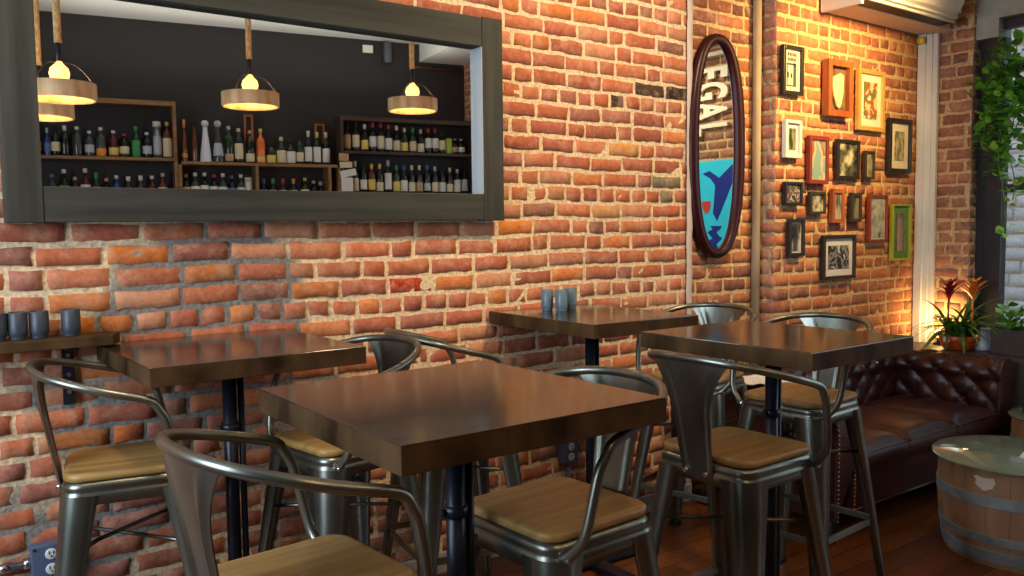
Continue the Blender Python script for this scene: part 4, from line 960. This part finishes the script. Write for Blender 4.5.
def rowof(rows, where, grp):
    for i, (s_, z, h, kind, g, l_, c_, *rest) in enumerate(rows):
        nm = GN[g]+' bottle'+(' with %s label' % l_ if l_ and l_ != 'black' else '')
        bottle(s_, z, h, g, l_, c_, '%s, %s from left %s' % (nm, ORD[i], where), grp, kind, *(rest or [(0.16, 0.46)]))
ZL = 2.118
rowof([(-1.83, ZL, .27, 'spirit', 'amber', 'orange', 'white'), (-1.74, ZL, .25, 'slim', 'blue', 'blue', 'silver'), (-1.675, ZL, .27, 'wine', 'dark', 'cream', 'black'), (-1.60, ZL, .275, 'wine', 'dark', None, 'white'), (-1.50, ZL, .27, 'spirit', 'clear', None, 'white'), (-1.40, ZL, .235, 'spirit', 'clear', 'silver', 'white'),
       (-1.305, ZL, .27, 'spirit', 'clear', 'orange', 'white', (.03, .28)), (-1.20, ZL, .246, 'spirit', 'red', 'yellow', 'white', (.08, .36)), (-1.11, ZL, .221, 'spirit', 'dark', 'cream', 'red'), (-1.01, ZL, .293, 'wine', 'green', 'green', 'green', (.04, .55)), (-0.915, ZL, .241, 'spirit', 'dark', 'silver', 'white'),
       (-0.825, ZL, .345, 'tube', 'tin', 'silver', 'white', (.1, .6)), (-0.735, ZL, .345, 'spirit', 'amber', 'cream', 'yellow', (.05, .55))], 'on the left bar shelf, upper row', 'spirit bottles on the left bar shelf')
ZM = 1.64
rowof([(-1.716, ZM, .318, 'spirit', 'clear', 'silver', 'blue'), (-1.62, ZM, .361, 'spirit', 'dark', 'green', 'white'), (-1.532, ZM, .293, 'spirit', 'red', 'orange', 'tan'), (-1.447, ZM, .372, 'spirit', 'red', 'white', 'white', (.1, .6)), (-1.36, ZM, .338, 'wine', 'green', 'yellow', 'green'), (-1.275, ZM, .286, 'spirit', 'dark', 'tan', 'tan'), (-1.19, ZM, .313, 'spirit', 'blue', 'silver', 'white', (.2, .6)),
       (-1.09, ZM, .305, 'squat', 'clear', 'orange', 'white'), (-0.985, ZM, .315, 'squat', 'clear', 'silver', 'white'), (-0.885, ZM, .315, 'spirit', 'red', 'orange', 'white'), (-0.79, ZM, .343, 'spirit', 'amber', 'white', 'silver')], 'on the left bar shelf, lower row', 'spirit bottles on the left lower bar shelf')
ZC = 2.09
rowof([(-0.585, ZC, .402, 'slim', 'amber', 'orange', 'orange', (.1, .2)), (-0.495, ZC, .423, 'slim', 'amber', None, 'black'), (-0.394, ZC, .403, 'carafe', 'white', None, 'white'), (-0.278, ZC, .406, 'carafe', 'clear', 'silver', 'silver'), (-0.178, ZC, .356, 'spirit', 'green', 'tan', 'silver', (.05, .25)), (-0.084, ZC, .339, 'spirit', 'dark', 'cream', 'cream', (.12, .56)), (0.022, ZC, .322, 'spirit', 'dark', 'cream', 'tan', (.05, .30)),
       (0.125, ZC, .343, 'spirit', 'orange', 'yellow', 'yellow', (.05, .2)), (0.225, ZC, .22, 'squat', 'dark', 'yellow', 'black', (.05, .70)), (0.325, ZC, .27, 'squat', 'dark', 'cream', 'cream', (.05, .50)), (0.42, ZC, .253, 'squat', 'dark', 'white', 'black', (.05, .50)), (0.51, ZC, .302, 'wine', 'green', 'cream', 'black', (.1, .4)), (0.597, ZC, .341, 'wine', 'dark', 'white', 'cream', (.1, .52)), (0.686, ZC, .333, 'wine', 'dark', 'white', 'yellow', (.08, .54)), (0.778, ZC, .335, 'wine', 'dark', 'white', 'cream', (.08, .50))], 'on the middle bar shelf, upper row', 'bottles on the middle bar shelf')
ZM = 1.66
rowof([(-0.585, ZM, .316, 'spirit', 'dark', 'cream', 'tan'), (-0.50, ZM, .331, 'spirit', 'clear', 'white', 'white'), (-0.415, ZM, .332, 'spirit', 'dark', 'white', 'white', (.1, .55)), (-0.33, ZM, .318, 'spirit', 'dark', 'white', 'red', (.1, .55)), (-0.245, ZM, .328, 'spirit', 'clear', 'white', 'white'), (-0.16, ZM, .311, 'spirit', 'dark', 'blue', 'blue'), (-0.075, ZM, .321, 'spirit', 'clear', 'white', 'white'), (-0.003, ZM, .293, 'tube', 'white', 'cream', 'cream'),
       (0.14, ZM, .285, 'wine', 'dark', 'silver', 'blue'), (0.232, ZM, .285, 'wine', 'dark', 'silver', 'green'), (0.33, ZM, .286, 'wine', 'dark', 'silver', 'red'), (0.435, ZM, .287, 'wine', 'dark', 'silver', 'orange'), (0.55, ZM, .297, 'spirit', 'green', 'cream', 'yellow'), (0.64, ZM, .27, 'spirit', 'dark', 'white', 'silver', (.1, .58)), (0.712, ZM, .26, 'squat', 'dark', 'white', 'silver', (.1, .6))], 'on the middle bar shelf, lower row', 'bottles on the middle lower bar shelf')
ZR = 2.238
rowof([(1.000, ZR, .285, 'wine', 'dark', 'tan', 'black', (.1, .6)), (1.094, ZR, .31, 'wine', 'dark', 'cream', 'black', (.15, .55)), (1.187, ZR, .287, 'wine', 'dark', 'yellow', 'white', (.08, .42)), (1.276, ZR, .31, 'wine', 'dark', 'white', 'red', (.18, .52)), (1.363, ZR, .31, 'wine', 'dark', 'cream', 'red', (.12, .54)), (1.450, ZR, .296, 'wine', 'dark', 'white', 'red', (.10, .50)), (1.538, ZR, .287, 'wine', 'dark', 'cream', 'white', (.08, .44)), (1.626, ZR, .268, 'wine', 'green', 'yellow', 'cream', (.08, .40)), (1.72, ZR, .27, 'wine', 'green', 'cream', 'green', (.08, .46)), (1.81, ZR, .258, 'wine', 'dark', 'cream', 'cream', (.05, .40)),
       (1.896, ZR, .272, 'wine', 'dark', 'white', 'red', (.22, .60)), (1.976, ZR, .273, 'wine', 'dark', 'white', 'red', (.22, .60)), (2.056, ZR, .25, 'wine', 'dark', 'cream', 'black', (.18, .58)), (2.135, ZR, .17, 'tube', 'dark', 'lime', 'lime', (.05, .84)), (2.208, ZR, .17, 'spirit', 'dark', 'tan', 'tan'), (2.28, ZR, .17, 'spirit', 'dark', 'white', 'silver')], 'on the right wine rack, upper row', 'wine bottles on the right rack')
ZQ = 1.814
rowof([(0.985, ZQ, .31, 'wine', 'dark', 'tan', 'tan', (.1, .4)), (1.076, ZQ, .324, 'wine', 'dark', 'cream', 'cream', (.05, .45)), (1.165, ZQ, .313, 'wine', 'dark', 'white', 'black', (.1, .42)), (1.255, ZQ, .30, 'wine', 'amber', 'yellow', 'yellow', (.1, .45)), (1.342, ZQ, .303, 'wine', 'dark', 'cream', 'yellow', (.05, .35)), (1.435, ZQ, .342, 'wine', 'dark', 'white', 'silver', (.1, .60)), (1.528, ZQ, .294, 'wine', 'green', 'yellow', 'green', (.05, .4)), (1.612, ZQ, .295, 'wine', 'dark', 'white', 'blue', (.05, .45)), (1.70, ZQ, .296, 'wine', 'dark', 'cream', 'cream', (.05, .38)), (1.785, ZQ, .297, 'wine', 'dark', 'tan', 'cream', (.05, .38)),
       (1.876, ZQ, .299, 'wine', 'dark', 'silver', 'blue', (.08, .35)), (1.966, ZQ, .287, 'wine', 'dark', 'cream', 'silver', (.05, .40)), (2.053, ZQ, .288, 'wine', 'dark', 'white', 'black', (.05, .40)), (2.139, ZQ, .277, 'wine', 'dark', 'cream', 'cream', (.05, .36)), (2.228, ZQ, .265, 'wine', 'dark', 'white', 'silver', (.05, .55)), (2.315, ZQ, .25, 'wine', 'dark', 'silver', 'black', (.1, .6))], 'on the right wine rack, lower row', 'wine bottles on the right lower rack')
# two small wooden frames on the bar wall shelf, notes
for s_, zz, w_, h_, lab in ((0.03, 2.22, 0.09, 0.36, 'narrow orange wood frame standing behind the middle bar bottles'), (0.74, 2.22, 0.10, 0.30, 'wide orange wood frame behind the bottles beside the wine rack')):
    t = thing('standing_frame', lab, 'frame'); t.matrix_world = MBAR @ Matrix.Translation((s_, -0.09, ZC+0.0005)) 
    mb = MB(); H_ = zz-ZC+h_
    for a, b in (((-w_/2, -.02, 0), (-w_/2+.02, .0, H_)), ((w_/2-.02, -.02, 0), (w_/2, 0, H_)), ((-w_/2+.02, -.02, H_-.02), (w_/2-.02, 0, H_)), ((-w_/2+.02, -.02, 0), (w_/2-.02, 0, 0.02))): mb.box(a, b, bev=.001)
    mb.build('frame_moulding', M_fwood, t); MB().box((-w_/2+.018, -.018, .01), (w_/2-.018, -.012, H_-.01)).build('backing', M_slot, t)
for i, (s_, z0, w_, h_, a, lab) in enumerate(((0.93, 2.13, 0.10, 0.075, 0.04, 'tan note card pinned highest between the bar shelves'), (0.95, 2.06, 0.13, 0.06, -0.03, 'cream note card under the tan card between the bar shelves'), (0.97, 1.97, 0.17, 0.07, -0.2, 'tilted white slip pinned between the bar shelves'), (0.955, 1.82, 0.12, 0.14, 0.0, 'square white notice lowest between the bar shelves'))):
    mb = MB(); mb.box((-w_/2, 0, -h_/2), (w_/2, 0.003, h_/2), bev=.0005); o = mb.build('note_card', LB[('tan', 'cream', 'white', 'white')[i]])
    o.matrix_world = MBAR @ Matrix.Translation((s_, 0.112+0.004*i, z0+h_/2)) @ Matrix.Rotation(a, 4, 'Y'); tag(o, lab, 'note')
# wall fittings high on the bar wall
o = MB().box((-0.055, 0, -0.04), (0.055, 0.03, 0.04), bev=.004).build('wall_sensor', M_plug); o.matrix_world = MBAR @ Matrix.Translation((1.31, -0.239, 3.38-0.03)); tag(o, 'small white plastic box high on the dark bar wall', 'sensor')
o = MB().lathe([(0.0, -0.11), (0.04, -0.11), (0.045, -0.10), (0.045, 0.10), (0.04, 0.11), (0.0, 0.11)], 16).build('wall_speaker', mat('grey_speaker', (0.08, 0.09, 0.11), 0.4)); o.matrix_world = MBAR @ Matrix.Translation((1.52, -0.19, 3.32)); tag(o, 'dark grey upright cylinder high on the bar wall', 'speaker')
mb = MB(); mb.tube([(1.80, -0.20, 2.72), (1.80, -0.20, 3.15), (1.83, -0.20, 3.19), (2.35, -0.20, 3.19)], 0.012, 8); o = mb.build('copper_pipe', mat('copper', (0.30, 0.12, 0.06), 0.35, 0.8)); o.matrix_world = MBAR; tag(o, 'thin copper pipe bent along the bar wall at right', 'pipe')
# pendants
M_rope = add_noise(mat('jute_rope', rough=0.9), (0.42, 0.28, 0.12), (0.70, 0.50, 0.24), (60, 60, 30), 4, None, 0.4)
M_ring = add_noise(mat('pine_ring', rough=0.6), (0.62, 0.36, 0.16), (0.85, 0.62, 0.36), (14, 14, 3), 5)
m_bulb = mat('glowing_bulb', (1, 0.75, 0.4), 0.2); _, _, bb = nodes(m_bulb); bb.inputs['Emission Color'].default_value = (1, 0.50, 0.10, 1); bb.inputs['Emission Strength'].default_value = 3.2
def pendant(loc, label, r=0.195, h=0.095):
    t = thing('pendant_lamp', label, 'lamp', loc, 0, 'rope pendant lamps over the bar')
    MB().lathe([(r, -h/2), (r, h/2), (r-0.012, h/2), (r-0.012, -h/2), (r, -h/2)], 40).build('ring_shade', M_ring, t)
    top = ZT-loc[2]
    mb = MB(); pts = []
    for k in range(2): pass
    mb.tube([(0, 0, 0.28), (0, 0, top)], 0.021, 10); mb.build('rope', M_rope, t)
    mb = MB(); mb.cyl((0, 0, 0.14), (0, 0, 0.285), 0.017, 12)
    for k in range(3):
        a = 2*PI*k/3+0.4; mb.tube(spline([(0, 0, 0.17), (r*0.5*math.cos(a), r*0.5*math.sin(a), 0.15), ((r-.006)*math.cos(a), (r-.006)*math.sin(a), h/2-0.005)], 5), 0.004, 6)
    mb.build('socket', M_black, t)
    MB().lathe([(0.0001, 0.045), (0.028, 0.052), (0.050, 0.078), (0.056, 0.105), (0.048, 0.135), (0.024, 0.158), (0.016, 0.175)], 20).build('bulb', m_bulb, t)
    point('pendant_glow', (loc[0], loc[1], loc[2]+0.015), 7, (1, 0.60, 0.22), 0.03)
    return t
pendant((2.131, -0.055, 2.335), 'rope pendant lamp with wooden ring in the middle of the mirror')
pendant((3.441, -0.070, 2.40), 'rope pendant lamp with wooden ring at the right of the mirror')
pendant((0.892, 0.246, 2.247), 'rope pendant lamp at the left of the mirror, whole ring visible')
pendant((0.860, -0.300, 2.20), 'lower rope pendant lamp cut by the left edge of the mirror frame')
